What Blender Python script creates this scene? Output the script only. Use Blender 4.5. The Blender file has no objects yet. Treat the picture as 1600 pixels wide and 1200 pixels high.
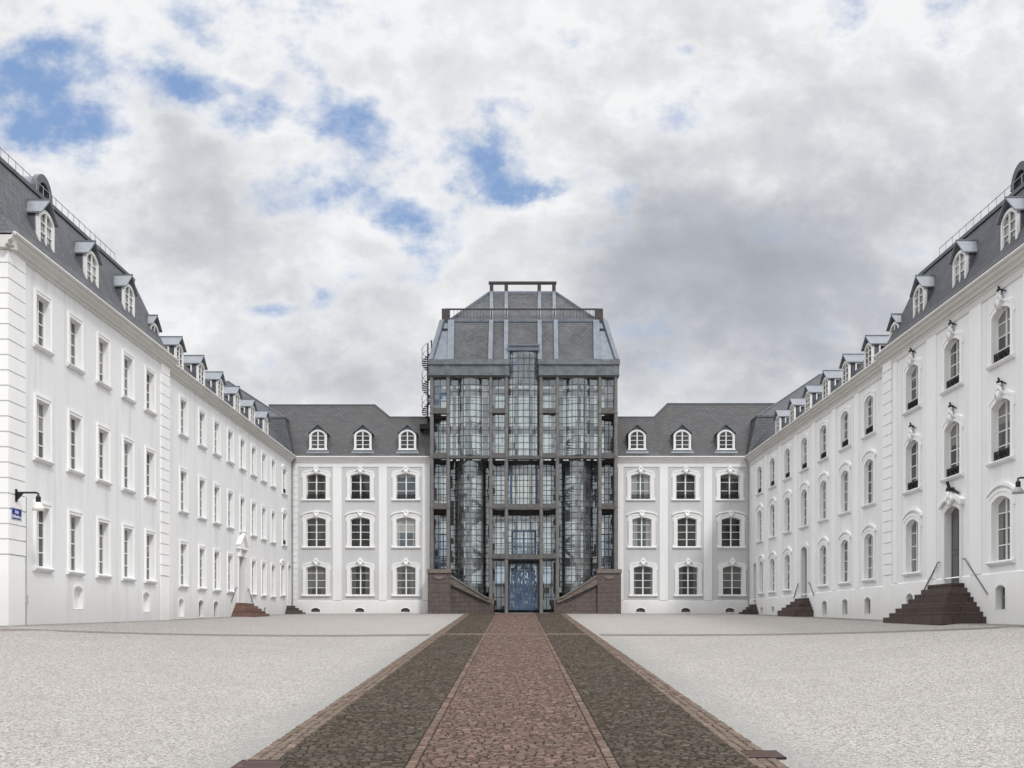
import bpy, math, random
from mathutils import Matrix, Vector
random.seed(7)
C = bpy.context.scene.collection
PI = math.pi
F = 1750.0; CX = 805.0; CY = 976.0          # focal length and principal point of the photograph, in its pixels
def P(x, y, Y):                             # survey: photo pixel at known depth -> world X, Z
    return ((x-CX)*Y/F, (CY-y)*Y/F)

# ------------------------------------------------------------------ materials
class NT:
    def __init__(s, name):
        s.m = bpy.data.materials.new(name); s.m.use_nodes = True
        s.t = s.m.node_tree; s.n = s.t.nodes; s.l = s.t.links
        s.b = s.n['Principled BSDF']
    def node(s, typ, ins=None, **props):
        nd = s.n.new(typ)
        for k, v in props.items(): setattr(nd, k, v)
        if ins:
            for k, v in ins.items(): s.put(nd.inputs[k], v)
        return nd
    def put(s, sock, v):
        if hasattr(v, 'is_output'): s.l.new(v, sock)
        elif isinstance(v, (tuple, list)) and sock.type == 'RGBA' and len(v) == 3: sock.default_value = (*v, 1)
        else: sock.default_value = v
    def math(s, op, a, b=0.0, clamp=False):
        nd = s.node('ShaderNodeMath', {0: a, 1: b}, operation=op, use_clamp=clamp); return nd.outputs[0]
    def noise(s, vec, scale, detail=4, rough=.55):
        nd = s.node('ShaderNodeTexNoise', {'Scale': scale, 'Detail': detail, 'Roughness': rough})
        if vec is not None: s.l.new(vec, nd.inputs['Vector'])
        return nd.outputs['Fac']
    def ramp(s, fac, stops):
        nd = s.n.new('ShaderNodeValToRGB'); s.l.new(fac, nd.inputs[0])
        e = nd.color_ramp.elements
        while len(e) > 1: e.remove(e[-1])
        for i, (p, c) in enumerate(stops):
            el = e[0] if i == 0 else e.new(p)
            el.position = p; el.color = (c, c, c, 1) if not isinstance(c, tuple) else (*c, 1)
        return nd.outputs[0]
    def mix(s, fac, a, b, blend='MIX'):
        nd = s.node('ShaderNodeMix', data_type='RGBA', blend_type=blend)
        s.put(nd.inputs['Factor'], fac); s.put(nd.inputs[6], a); s.put(nd.inputs[7], b)
        return nd.outputs[2]
    def bump(s, h, strength, dist):
        nd = s.node('ShaderNodeBump', {'Height': h, 'Strength': strength, 'Distance': dist})
        s.l.new(nd.outputs[0], s.b.inputs['Normal'])
    def pos(s): return s.node('ShaderNodeNewGeometry').outputs['Position']
    def uv(s): return s.node('ShaderNodeTexCoord').outputs['UV']
    def rnd(s): return s.node('ShaderNodeObjectInfo').outputs['Random']
    def scale(s, vec, sc):
        nd = s.node('ShaderNodeMapping', {'Scale': sc}); s.l.new(vec, nd.inputs['Vector']); return nd.outputs[0]
    def base(s, col, rough=.8, spec=.3, metal=0.0):
        s.put(s.b.inputs['Base Color'], col); s.put(s.b.inputs['Roughness'], rough)
        s.b.inputs['Specular IOR Level'].default_value = spec; s.b.inputs['Metallic'].default_value = metal
M = {}
def plaster(name, c, dark, streak=.5):
    n = NT(name); p = n.pos()
    a = n.noise(p, .35, 6, .6); b = n.noise(n.scale(p, (1.6, 1.6, .12)), 1.3, 5, .6); f = n.noise(p, 9, 3)
    k = n.ramp(a, [(.35, 0.0), (.72, 1.0)]); s2 = n.ramp(b, [(.5, 0.0), (.78, 1.0)])
    col = n.mix(n.math('MULTIPLY', k, .55), c, dark)
    col = n.mix(n.math('MULTIPLY', s2, streak), col, tuple(x*.86 for x in dark))
    # rising damp near the ground, deepened to paint contact shadow
    z = n.node('ShaderNodeSeparateXYZ', {0: p}).outputs[2]
    damp_shade = n.math('SUBTRACT', 1.0, n.math('DIVIDE', n.math('ADD', z, n.math('MULTIPLY', a, -1.2)), 1.3), True)
    col = n.mix(n.math('MULTIPLY', damp_shade, .42), col, (dark[0]*.72, dark[1]*.70, dark[2]*.66))
    n.base(col, .9, .15); n.bump(f, .25, .01); M[name] = n.m
plaster('white_plaster', (.87, .87, .866), (.79, .788, .782), .3)
plaster('bright_plaster', (.79, .792, .795), (.71, .71, .712), .9)
plaster('panel_plaster', (.56, .56, .567), (.495, .495, .50), .4)
plaster('front_plaster', (.78, .78, .775), (.70, .698, .69), .35)
plaster('grey_plaster', (.82, .82, .828), (.72, .717, .725), .7)
plaster('cornice_stone', (.66, .65, .625), (.56, .55, .525), .22)
def simple(name, c, rough=.6, spec=.4, metal=0.0, var=.18, sc=3.0):
    n = NT(name); a = n.noise(n.pos(), sc, 5, .6)
    n.base(n.mix(n.math('MULTIPLY', n.ramp(a, [(.3, 0.0), (.75, 1.0)]), 1.0), c, tuple(x*(1-var*2) for x in c)), rough, spec, metal); M[name] = n.m
simple('white_paint', (.80, .80, .79), .45, .4, 0, .04)
simple('joint_earth', (0.030, 0.025, 0.020), .95, .1, 0, .25, 2.0)
simple('dark_iron', (.018, .018, .02), .5)
simple('black_iron', (.012, .012, .013), .45)
simple('handrail_metal', (.16, .16, .165), .4, .5, .3)
simple('blue_steel', (.075, .125, .215), .45, .45, 0, .2)
simple('dark_steel', (.05, .055, .065), .5)
simple('glazing_steel', (.085, .09, .10), .5)
simple('lead', (0.176, 0.203, 0.239), .42, .5, .25, .2, 2.0)
simple('dark_lead', (0.117, 0.131, 0.153), .5, .5, .2, .22, 2.2)
simple('lead_trim', (.19, .208, .235), .42, .5, .2, .14)
simple('pipe_grey', (.42, .42, .41), .55)
simple('door_grey', (.14, .137, .134), .5, .4, 0, .1)
simple('concrete', (.21, .203, .197), .85, .2, 0, .18, 2.5)
simple('beam_concrete', (.145, .143, .14), .85, .2, 0, .2, 2.5)
simple('dark_concrete', (.085, .08, .076), .8, .2)
simple('mid_lead', (.185, .205, .23), .45, .5, .2, .25, 2.0)
simple('interior_grey', (.46, .46, .44), .9, .1, 0, .15)
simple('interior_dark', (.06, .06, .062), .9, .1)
simple('stair_white', (.75, .75, .73), .6, .3, 0, .05)
simple('sign_blue', (.012, .03, .24), .35, .5, 0, .05)
simple('sign_white', (.75, .76, .8), .4, .4, 0, .02)
simple('lamp_glass', (.72, .71, .66), .25, .5, 0, .05)
simple('rust_slab', (.07, .043, .038), .8, .2, 0, .25)
# window glass: dark rooms and pale blinds behind reflecting panes, each pane tone its own
def pane(name, lo, hi, tint, soft=1.0, spec=.7):
    n = NT(name); r = n.rnd(); p = n.pos(); ob = n.node('ShaderNodeSeparateXYZ', {0: n.node('ShaderNodeTexCoord').outputs['Object']})
    fr = lambda k: n.math('FRACT', n.math('MULTIPLY', r, k))
    t = n.ramp(r, [(0, lo), (.45, lo*1.4), (.6, hi*.75), (1, hi)])
    v = n.noise(n.scale(p, (1, 1, .7)), 1.4, 3)
    col = n.mix(1.0, n.mix(n.ramp(v, [(.35, 0.0), (.65, 1.0)]), t, n.mix(.55, t, (0, 0, 0))), tint, 'MULTIPLY')
    ax = n.math('ABSOLUTE', ob.outputs[0]); fold = n.math('MULTIPLY', n.math('SINE', n.math('MULTIPLY', ob.outputs[0], 55.0)), .25)
    cur = n.math('MULTIPLY', n.math('GREATER_THAN', ax, n.math('ADD', .28, n.math('MULTIPLY', fr(13.7), .3))), n.math('GREATER_THAN', fr(7.3), .45))
    col = n.mix(n.math('MULTIPLY', cur, n.math('ADD', .55, fold)), col, (hi*1.9*soft, hi*1.9*soft, hi*1.75*soft))
    bl = n.math('MULTIPLY', n.math('GREATER_THAN', ob.outputs[2], n.math('ADD', .5, n.math('MULTIPLY', fr(29.1), 1.7))), n.math('GREATER_THAN', fr(17.9), .6))
    col = n.mix(n.math('MULTIPLY', bl, .75), col, (hi*2.0*soft, hi*2.0*soft, hi*1.9*soft))
    n.base(col, .04, spec); w = n.noise(p, 1.1, 1); n.bump(w, .08, .1); M[name] = n.m
pane('window_glass', .022, .075, (1, 1.0, .96)); pane('wing_glass', .05, .13, (.95, 1, .98), 1.0, .35); pane('sky_reflect_glass', .10, .20, (.75, .95, 1.15))  # the bluish pane has a sky reflection painted into its base colour
pane('dormer_glass', .34, .58, (.94, .98, 1.0), .5)
def slate(name, c, c2, moss, w=.26, h=.17):
    n = NT(name); uv = n.uv(); p = n.pos()
    wob = n.noise(uv, 2.0, 2); sh = n.node('ShaderNodeVectorMath', {0: uv, 1: n.node('ShaderNodeCombineXYZ', {0: n.math('MULTIPLY', wob, .05), 1: n.math('MULTIPLY', wob, .08)}).outputs[0]}, operation='ADD').outputs[0]
    br = n.node('ShaderNodeTexBrick', {'Vector': sh, 'Color1': c, 'Color2': c2, 'Mortar': tuple(x*.35 for x in c), 'Scale': 1.0, 'Mortar Size': .022, 'Mortar Smooth': .3, 'Bias': 0.0, 'Brick Width': w, 'Row Height': h}, offset=.5)
    a = n.noise(p, .55, 6, .65); b = n.noise(n.scale(p, (1, 1, .35)), 1.7, 5, .6)
    col = n.mix(n.math('MULTIPLY', n.ramp(a, [(.42, 0.0), (.7, 1.0)]), .75 if moss else .0), br.outputs['Color'], moss or c)
    col = n.mix(n.math('MULTIPLY', n.ramp(b, [(.45, 0.0), (.8, 1.0)]), .45), col, tuple(x*.55 for x in c))
    n.base(col, n.mix(a, (.35,)*3, (.75,)*3), .45); n.bump(br.outputs['Fac'], .6, -.02); M[name] = n.m
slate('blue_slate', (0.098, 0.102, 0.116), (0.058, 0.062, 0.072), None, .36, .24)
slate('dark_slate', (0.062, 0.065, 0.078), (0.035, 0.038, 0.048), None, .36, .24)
slate('mossy_slate', (0.066, 0.065, 0.070), (0.036, 0.037, 0.044), (0.064, 0.065, 0.050), .4, .25)
slate('brown_slate', (0.080, 0.083, 0.090), (0.036, 0.040, 0.046), (0.136, 0.140, 0.150), .34, .2)
def masonry(name, c, c2, w, h, var):
    n = NT(name); uv = n.uv(); p = n.pos()
    br = n.node('ShaderNodeTexBrick', {'Vector': uv, 'Color1': c, 'Color2': c2, 'Mortar': tuple(x*.32 for x in c), 'Scale': 1.0, 'Mortar Size': .02, 'Mortar Smooth': .2, 'Brick Width': w, 'Row Height': h})
    a = n.noise(p, 1.2, 6, .65); col = n.mix(n.ramp(a, [(.35, 0.0), (.75, .6)]), br.outputs['Color'], var); col = n.mix(n.math('MULTIPLY', n.rnd(), .5), col, tuple(x*1.45 for x in c))
    d2 = n.noise(p, 5.0, 5, .7); col = n.mix(n.math('MULTIPLY', n.ramp(d2, [(.45, 0.0), (.7, 1.0)]), .55), col, tuple(x*.5 for x in c)); n.base(col, .9, .15); n.bump(n.math('ADD', n.noise(p, 14, 4), n.math('MULTIPLY', br.outputs['Fac'], -1.5)), .6, .02); M[name] = n.m
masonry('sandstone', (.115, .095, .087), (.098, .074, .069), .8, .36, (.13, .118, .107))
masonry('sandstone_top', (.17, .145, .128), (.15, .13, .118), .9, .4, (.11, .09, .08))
masonry('step_stone', (.20, .125, .102), (.16, .10, .085), 1.1, .4, (.10, .068, .06))
masonry('dark_step_stone', (.105, .083, .074), (.085, .066, .059), 1.1, .4, (.055, .045, .041))
# gravel
def gravel():
    n = NT('gravel'); p = n.pos()
    xs = n.node('ShaderNodeSeparateXYZ', {0: p})
    vo = n.node('ShaderNodeTexVoronoi', {'Vector': p, 'Scale': 34.0, 'Randomness': 1.0})
    vo2 = n.node('ShaderNodeTexVoronoi', {'Vector': p, 'Scale': 15.0, 'Randomness': 1.0})
    sp = n.node('ShaderNodeSeparateColor', {0: vo.outputs['Color']}).outputs[0]
    sp2 = n.node('ShaderNodeSeparateColor', {0: vo2.outputs['Color']}).outputs[1]
    t = n.ramp(sp, [(0, (0.106, 0.099, 0.091)), (.22, (0.266, 0.251, 0.233)), (.6, (0.342, 0.324, 0.304)), (1, (0.460, 0.440, 0.418))])
    t = n.mix(n.math('MULTIPLY', n.ramp(sp2, [(.0, 1.0), (.2, 0.0)]), .6), t, (0.186, 0.175, 0.164))
    a = n.noise(p, .35, 6, .62); a2 = n.noise(n.scale(p, (1, .35, 1)), 1.3, 4, .6)
    t = n.mix(n.math('MULTIPLY', n.ramp(a, [(.42, 0.0), (.7, 1.0)]), .28), t, (0.239, 0.227, 0.212))
    t = n.mix(n.math('MULTIPLY', n.ramp(a2, [(.5, 0.0), (.75, 1.0)]), .18), t, (0.258, 0.238, 0.217))
    # worn, dusty shoulder of fine grit beside the path
    ax = n.math('ABSOLUTE', xs.outputs[0])
    d = n.math('SUBTRACT', 1.0, n.math('DIVIDE', n.math('SUBTRACT', n.math('ADD', ax, n.math('MULTIPLY', n.math('SUBTRACT', a2, .5), 1.6)), 4.35), 1.1), True)
    t = n.mix(n.math('MULTIPLY', d, .55), t, (0.222, 0.222, 0.215))
    # the far field close to the house is more trodden and pinkish
    far = n.math('DIVIDE', n.math('SUBTRACT', xs.outputs[1], 52.0), 6.0, True)
    t = n.mix(n.math('MULTIPLY', far, .45), t, (0.310, 0.286, 0.266))
    edge = n.math('DIVIDE', n.math('SUBTRACT', n.math('ADD', ax, n.math('MULTIPLY', a2, .7)), 17.15), .5, True)  # mossy strip along the walls, also painting their contact shadow
    t = n.mix(n.math('MULTIPLY', edge, .55), t, (0.125, 0.123, 0.106))
    n.base(t, .95, .1); n.bump(vo.outputs['Distance'], .6, .022); M['gravel'] = n.m
gravel()
def setts(name, cols, w, h, rot, mortar=(.014, .011, .010), soil=(.14, .12, .09), wobble=.09):
    n = NT(name); uv = n.uv(); p = n.pos()
    if rot: uv = n.node('ShaderNodeMapping', {'Rotation': (0, 0, PI/2)}).outputs[0]; n.l.new(n.uv(), n.n[-2].inputs[0]) if False else None
    nv = n.node('ShaderNodeTexNoise', {'Vector': uv, 'Scale': 2.6, 'Detail': 3.0})
    off = n.node('ShaderNodeVectorMath', {0: nv.outputs['Color'], 1: (.5, .5, .5)}, operation='SUBTRACT').outputs[0]
    off = n.node('ShaderNodeVectorMath', {0: off}, operation='SCALE'); off.inputs['Scale'].default_value = wobble*2
    vec = n.node('ShaderNodeVectorMath', {0: uv, 1: off.outputs[0]}, operation='ADD').outputs[0]
    br = n.node('ShaderNodeTexBrick', {'Vector': vec, 'Color1': (0, 0, 0), 'Color2': (1, 1, 1), 'Mortar': (.5, .5, .5), 'Scale': 1.0, 'Mortar Size': .023, 'Mortar Smooth': .2, 'Bias': 0.0, 'Brick Width': w, 'Row Height': h}, offset=.43, squash=1.25, squash_frequency=3)
    id_ = n.node('ShaderNodeSeparateColor', {0: br.outputs['Color']}).outputs[0]
    col = n.ramp(id_, cols)
    g = n.noise(p, 30, 3); col = n.mix(n.math('MULTIPLY', n.ramp(g, [(.4, 0.0), (.7, 1.0)]), .35), col, tuple(x*.6 for x in cols[1][1]))
    a = n.noise(p, .8, 5, .6); col = n.mix(n.math('MULTIPLY', n.ramp(a, [(.45, 0.0), (.75, 1.0)]), .5), col, soil)
    hole = n.math('MULTIPLY', br.outputs['Fac'], n.ramp(n.noise(p, 6, 2), [(.35, .35), (.62, 1.0)]))
    col = n.mix(hole, col, mortar)
    n.base(col, .78, .25)
    hgt = n.math('ADD', n.math('MULTIPLY', br.outputs['Fac'], -1.0), n.math('MULTIPLY', g, .35)); n.bump(hgt, .8, .03)
    M[name] = n.m
setts('pink_setts', [(0, (.155, .112, .092)), (.3, (.225, .168, .142)), (.7, (.195, .157, .13)), (1, (.32, .225, .19))], .175, .14, 0, soil=(.19, .155, .12))
setts('olive_setts', [(0, (.082, .067, .05)), (.35, (.122, .10, .078)), (.7, (.112, .095, .076)), (1, (.175, .142, .112))], .185, .14, 0, soil=(.108, .087, .06))
setts('border_setts', [(0, (.16, .11, .09)), (.4, (.205, .148, .122)), (.75, (.18, .135, .107)), (1, (.24, .168, .138))], .24, .17, 0, wobble=.012)
setts('tan_setts', [(0, (.15, .112, .086)), (.4, (.195, .148, .116)), (.75, (.145, .11, .087)), (1, (.215, .155, .122))], .25, .17, 0, wobble=.02)
setts('strip_setts', [(0, (0.160, 0.140, 0.126)), (.4, (0.204, 0.180, 0.160)), (1, (0.240, 0.212, 0.192))], .16, .13, 0, soil=(0.256, 0.240, 0.224), wobble=.04, mortar=(0.136, 0.120, 0.108))
# clear architectural glazing: see through, tinted, reflecting
def glazing(name, tint, refl, pale_veil):
    m = bpy.data.materials.new(name); m.use_nodes = True; t = m.node_tree; t.nodes.clear()
    o = t.nodes.new('ShaderNodeOutputMaterial'); tr = t.nodes.new('ShaderNodeBsdfTransparent'); tr.inputs[0].default_value = (*tint, 1)
    gl = t.nodes.new('ShaderNodeBsdfGlossy'); gl.inputs['Roughness'].default_value = .03; gl.inputs[0].default_value = (.88, .95, 1.0, 1)
    df = t.nodes.new('ShaderNodeBsdfDiffuse'); df.inputs[0].default_value = (.50, .54, .51, 1)  # pale diffuse veil brightens the panes in place of light from behind
    geo = t.nodes.new('ShaderNodeNewGeometry'); nz = t.nodes.new('ShaderNodeTexNoise'); nz.inputs['Scale'].default_value = .9; nz.inputs['Detail'].default_value = 3
    t.links.new(geo.outputs['Position'], nz.inputs['Vector'])
    bp = t.nodes.new('ShaderNodeBump'); bp.inputs['Strength'].default_value = .06; t.links.new(nz.outputs['Fac'], bp.inputs['Height']); sn = t.nodes.new('ShaderNodeVectorMath'); sn.operation = 'SNAP'; sn.inputs[1].default_value = (.55, 30, .5); t.links.new(geo.outputs['Position'], sn.inputs[0])
    wn = t.nodes.new('ShaderNodeTexWhiteNoise'); t.links.new(sn.outputs[0], wn.inputs['Vector'])
    v1 = t.nodes.new('ShaderNodeVectorMath'); v1.operation = 'SUBTRACT'; t.links.new(wn.outputs['Color'], v1.inputs[0]); v1.inputs[1].default_value = (.5, .5, .42)
    v2 = t.nodes.new('ShaderNodeVectorMath'); v2.operation = 'SCALE'; t.links.new(v1.outputs[0], v2.inputs[0]); v2.inputs['Scale'].default_value = .16
    v3 = t.nodes.new('ShaderNodeVectorMath'); v3.operation = 'ADD'; t.links.new(bp.outputs[0], v3.inputs[0]); t.links.new(v2.outputs[0], v3.inputs[1])
    v4 = t.nodes.new('ShaderNodeVectorMath'); v4.operation = 'NORMALIZE'; t.links.new(v3.outputs[0], v4.inputs[0]); t.links.new(v4.outputs[0], gl.inputs['Normal'])
    fr = t.nodes.new('ShaderNodeFresnel'); fr.inputs['IOR'].default_value = 1.5
    ad = t.nodes.new('ShaderNodeMath'); ad.operation = 'MULTIPLY_ADD'; ad.use_clamp = True; t.links.new(fr.outputs[0], ad.inputs[0]); ad.inputs[1].default_value = 1.0; ad.inputs[2].default_value = refl
    mr = t.nodes.new('ShaderNodeMapRange'); mr.inputs[1].default_value = .35; mr.inputs[2].default_value = .7; mr.inputs[3].default_value = pale_veil*.4; mr.inputs[4].default_value = pale_veil*1.6
    t.links.new(nz.outputs['Fac'], mr.inputs[0])
    mm = t.nodes.new('ShaderNodeMath'); mm.operation = 'MULTIPLY_ADD'; t.links.new(wn.outputs['Value'], mm.inputs[0]); mm.inputs[1].default_value = 1.5; mm.inputs[2].default_value = .25
    m3 = t.nodes.new('ShaderNodeMath'); m3.operation = 'MULTIPLY'; t.links.new(mm.outputs[0], m3.inputs[0]); t.links.new(mr.outputs[0], m3.inputs[1]); mr = m3
    m1 = t.nodes.new('ShaderNodeMixShader'); t.links.new(mr.outputs[0], m1.inputs[0]); t.links.new(tr.outputs[0], m1.inputs[1]); t.links.new(df.outputs[0], m1.inputs[2])
    m2 = t.nodes.new('ShaderNodeMixShader'); t.links.new(ad.outputs[0], m2.inputs[0]); t.links.new(m1.outputs[0], m2.inputs[1]); t.links.new(gl.outputs[0], m2.inputs[2])
    t.links.new(m2.outputs[0], o.inputs['Surface']); M[name] = m
glazing('atrium_glass', (.62, .68, .69), .21, .16)
glazing('pale_glass', (.80, .82, .76), .18, .45)  # stronger veil paints the brightness behind the centre window
glazing('rear_glass', (.78, .82, .78), .0, .12)
glazing('blue_tint_glass', (.50, .60, .74), .14, .12)

# ------------------------------------------------------------------ mesh building
class MB:
    def __init__(s): s.v = []; s.f = []
    def add(s, vs, fs):
        o = len(s.v); s.v += [tuple(v) for v in vs]; s.f += [tuple(i+o for i in f) for f in fs]; return s
    def box(s, x0, x1, y0, y1, z0, z1):
        return s.add([(x0,y0,z0),(x1,y0,z0),(x1,y1,z0),(x0,y1,z0),(x0,y0,z1),(x1,y0,z1),(x1,y1,z1),(x0,y1,z1)],
              [(0,3,2,1),(4,5,6,7),(0,1,5,4),(1,2,6,5),(2,3,7,6),(3,0,4,7)])
    def prism(s, poly, a, b, axis='y'):          # convex or simple polygon extruded along an axis; poly in the two other axes
        def mk(p, t): return {'y': (p[0], t, p[1]), 'x': (t, p[0], p[1]), 'z': (p[0], p[1], t)}[axis]
        n = len(poly); vs = [mk(p, a) for p in poly]+[mk(p, b) for p in poly]
        fs = [tuple(range(n))[::-1], tuple(range(n, 2*n))]+[(i, (i+1) % n, (i+1) % n+n, i+n) for i in range(n)]
        return s.add(vs, fs)
    def bar(s, a, b, w, d=None):
        a = Vector(a); b = Vector(b); d = d or w; t = (b-a).normalized()
        u = t.cross(Vector((0, 0, 1))); u = Vector((1, 0, 0)) if u.length < 1e-3 else u.normalized(); v = u.cross(t).normalized()
        vs = [p+u*(i*w/2)+v*(j*d/2) for p in (a, b) for i, j in ((-1,-1),(1,-1),(1,1),(-1,1))]
        return s.add(vs, [(3,2,1,0),(4,5,6,7),(0,1,5,4),(1,2,6,5),(2,3,7,6),(3,0,4,7)])
    def tube(s, pts, r, n=8, closed=False):
        pts = [Vector(p) for p in pts]; rings = []; L = len(pts); rr = r if isinstance(r, (list, tuple)) else [r]*L
        for i, p in enumerate(pts):
            t = (pts[(i+1) % L] if (closed or i < L-1) else p)-(pts[i-1] if (closed or i > 0) else p); t.normalize()
            u = t.cross(Vector((0, 0, 1)));  u = t.cross(Vector((0, 1, 0))) if u.length < 1e-3 else u
            u.normalize(); v = u.cross(t).normalized()
            rings.append([p+u*(rr[i]*math.cos(2*PI*k/n))+v*(rr[i]*math.sin(2*PI*k/n)) for k in range(n)])
        fs = [(i*n+k, i*n+(k+1) % n, ((i+1) % L)*n+(k+1) % n, ((i+1) % L)*n+k) for i in range(L if closed else L-1) for k in range(n)]
        if not closed: fs += [tuple(range(n))[::-1], tuple(range((L-1)*n, L*n))]
        return s.add([q for R in rings for q in R], fs)
    def lathe(s, prof, cx=0, cy=0, n=16, a0=0, a1=2*PI):
        full = abs(a1-a0-2*PI) < 1e-6; m = n if full else n+1; vs = []
        for k in range(m):
            a = a0+(a1-a0)*k/n
            vs += [(cx+r*math.cos(a), cy+r*math.sin(a), z) for r, z in prof]
        q = len(prof)
        fs = [(k*q+i, ((k+1) % m)*q+i, ((k+1) % m)*q+i+1, k*q+i+1) for k in range(n) for i in range(q-1)]
        return s.add(vs, fs)
    def grid(s, us, zs, fn, keep=lambda u, z: True):
        for i in range(len(us)-1):
            for j in range(len(zs)-1):
                if keep((us[i]+us[i+1])/2, (zs[j]+zs[j+1])/2):
                    s.add([fn(us[i], zs[j]), fn(us[i+1], zs[j]), fn(us[i+1], zs[j+1]), fn(us[i], zs[j+1])], [(0, 1, 2, 3)])
        return s
    def mesh(s, name, mat, smooth=False):
        me = bpy.data.meshes.new(name); me.from_pydata(s.v, [], s.f); me.validate(); me.update()
        uvl = me.uv_layers.new(name='UVMap')
        for p in me.polygons:
            n = p.normal; t = Vector((0, 0, 1)).cross(n); t = Vector((1, 0, 0)) if t.length < .2 else t.normalized(); b = n.cross(t)
            for li in p.loop_indices:
                co = me.vertices[me.loops[li].vertex_index].co; uvl.data[li].uv = (co.dot(t), co.dot(b))
            p.use_smooth = smooth
        me.materials.append(M[mat] if isinstance(mat, str) else mat)
        return me
WM = {}                                          # world matrix of every object built
def put(name, me, parent=None, mat4=None):
    o = bpy.data.objects.new(name, me); C.objects.link(o)
    w = mat4 if mat4 is not None else Matrix(); WM[o.name] = w
    if parent: o.parent = parent; o.matrix_basis = WM[parent.name].inverted() @ w
    else: o.matrix_basis = w
    return o
def obj(name, mb, mat, parent=None, mat4=None, smooth=False): return put(name, mb.mesh(name, mat, smooth), parent, mat4)
def tag(o, label=None, cat=None, group=None, kind=None):
    if label: o['label'] = label
    if cat: o['category'] = cat
    if group: o['group'] = group
    if kind: o['kind'] = kind
    return o
def thing(name, label, cat, loc, group=None):
    o = bpy.data.objects.new(name, None); C.objects.link(o); o.empty_display_size = .5
    WM[o.name] = Matrix.Translation(loc); o.matrix_basis = WM[o.name]; return tag(o, label, cat, group)
def T(x, y, z, rz=0): return Matrix.Translation((x, y, z)) @ Matrix.Rotation(rz, 4, 'Z')

# ------------------------------------------------------------------ ground
def lerp(a, b, t): return a+(b-a)*t
def zc(y): return -2.96+.0432*min(max(y, -25), 92)
def zw(y):
    if y >= 90: return .87
    if y >= 55.8: return lerp(.22, .87, (y-55.8)/34.2)
    if y >= 38: return lerp(-.04, .22, (y-38)/17.8)
    return max(lerp(-1.5, -.04, (y-14)/24), zc(y)+.9)
def gz(x, y):
    t = min(max((abs(x)-4.6)/(17.3-4.6), 0), 1); return lerp(zc(y), zw(y), t**1.25)
def frange(a, b, n): return [a+(b-a)*i/n for i in range(n+1)]
xs = [-3000, -600, -150, -60, -32]+frange(-24, -4.6, 26)+frange(-4, 4, 4)+frange(4.6, 24, 26)+[32, 60, 150, 600, 3000]
ys = [-2500, -500, -100, -25]+frange(-20, 100, 60)+[112, 150, 400, 1200, 3500]
g = MB(); nx = len(xs)
g.add([(x, y, gz(x, y) if abs(x) < 100 else gz(x, y)-.5) for y in ys for x in xs],
      [(j*nx+i, j*nx+i+1, (j+1)*nx+i+1, (j+1)*nx+i) for j in range(len(ys)-1) for i in range(nx-1)])
tag(obj('ground', g, 'gravel', smooth=True), kind='structure')
def strip_sheet(name, mat, x0, x1, lift, y0=-20, y1=88.6, edge=0.0, seed=1):
    rs = random.Random(seed); b = MB(); n = 420; rows = []
    for i in range(n+1):
        y = y0+(y1-y0)*i/n; k = 1.0+(.07*(1-min(max((y-17)/72, 0), 1))) if True else 1
        j0, j1 = rs.uniform(-edge, edge), rs.uniform(-edge, edge)
        a = x0*k-.0*y+(j0 if x0 < -3.7 else 0); c = x1*k+(j1 if x1 > 3.7 else 0); dx = .0016*(y-90)*-1*-0.0-.055*(1-y/90)
        rows += [(a+dx, y, zc(y)+lift), (c+dx, y, zc(y)+lift)]
    b.add(rows, [(2*i, 2*i+1, 2*i+3, 2*i+2) for i in range(n)])
    return tag(obj(name, b, mat), kind='structure')
strip_sheet('path', 'joint_earth', -3.98, 3.98, .006, edge=.02)
def kx(y): return 1.0+.07*(1-min(max((y-17)/72, 0), 1))
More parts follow.
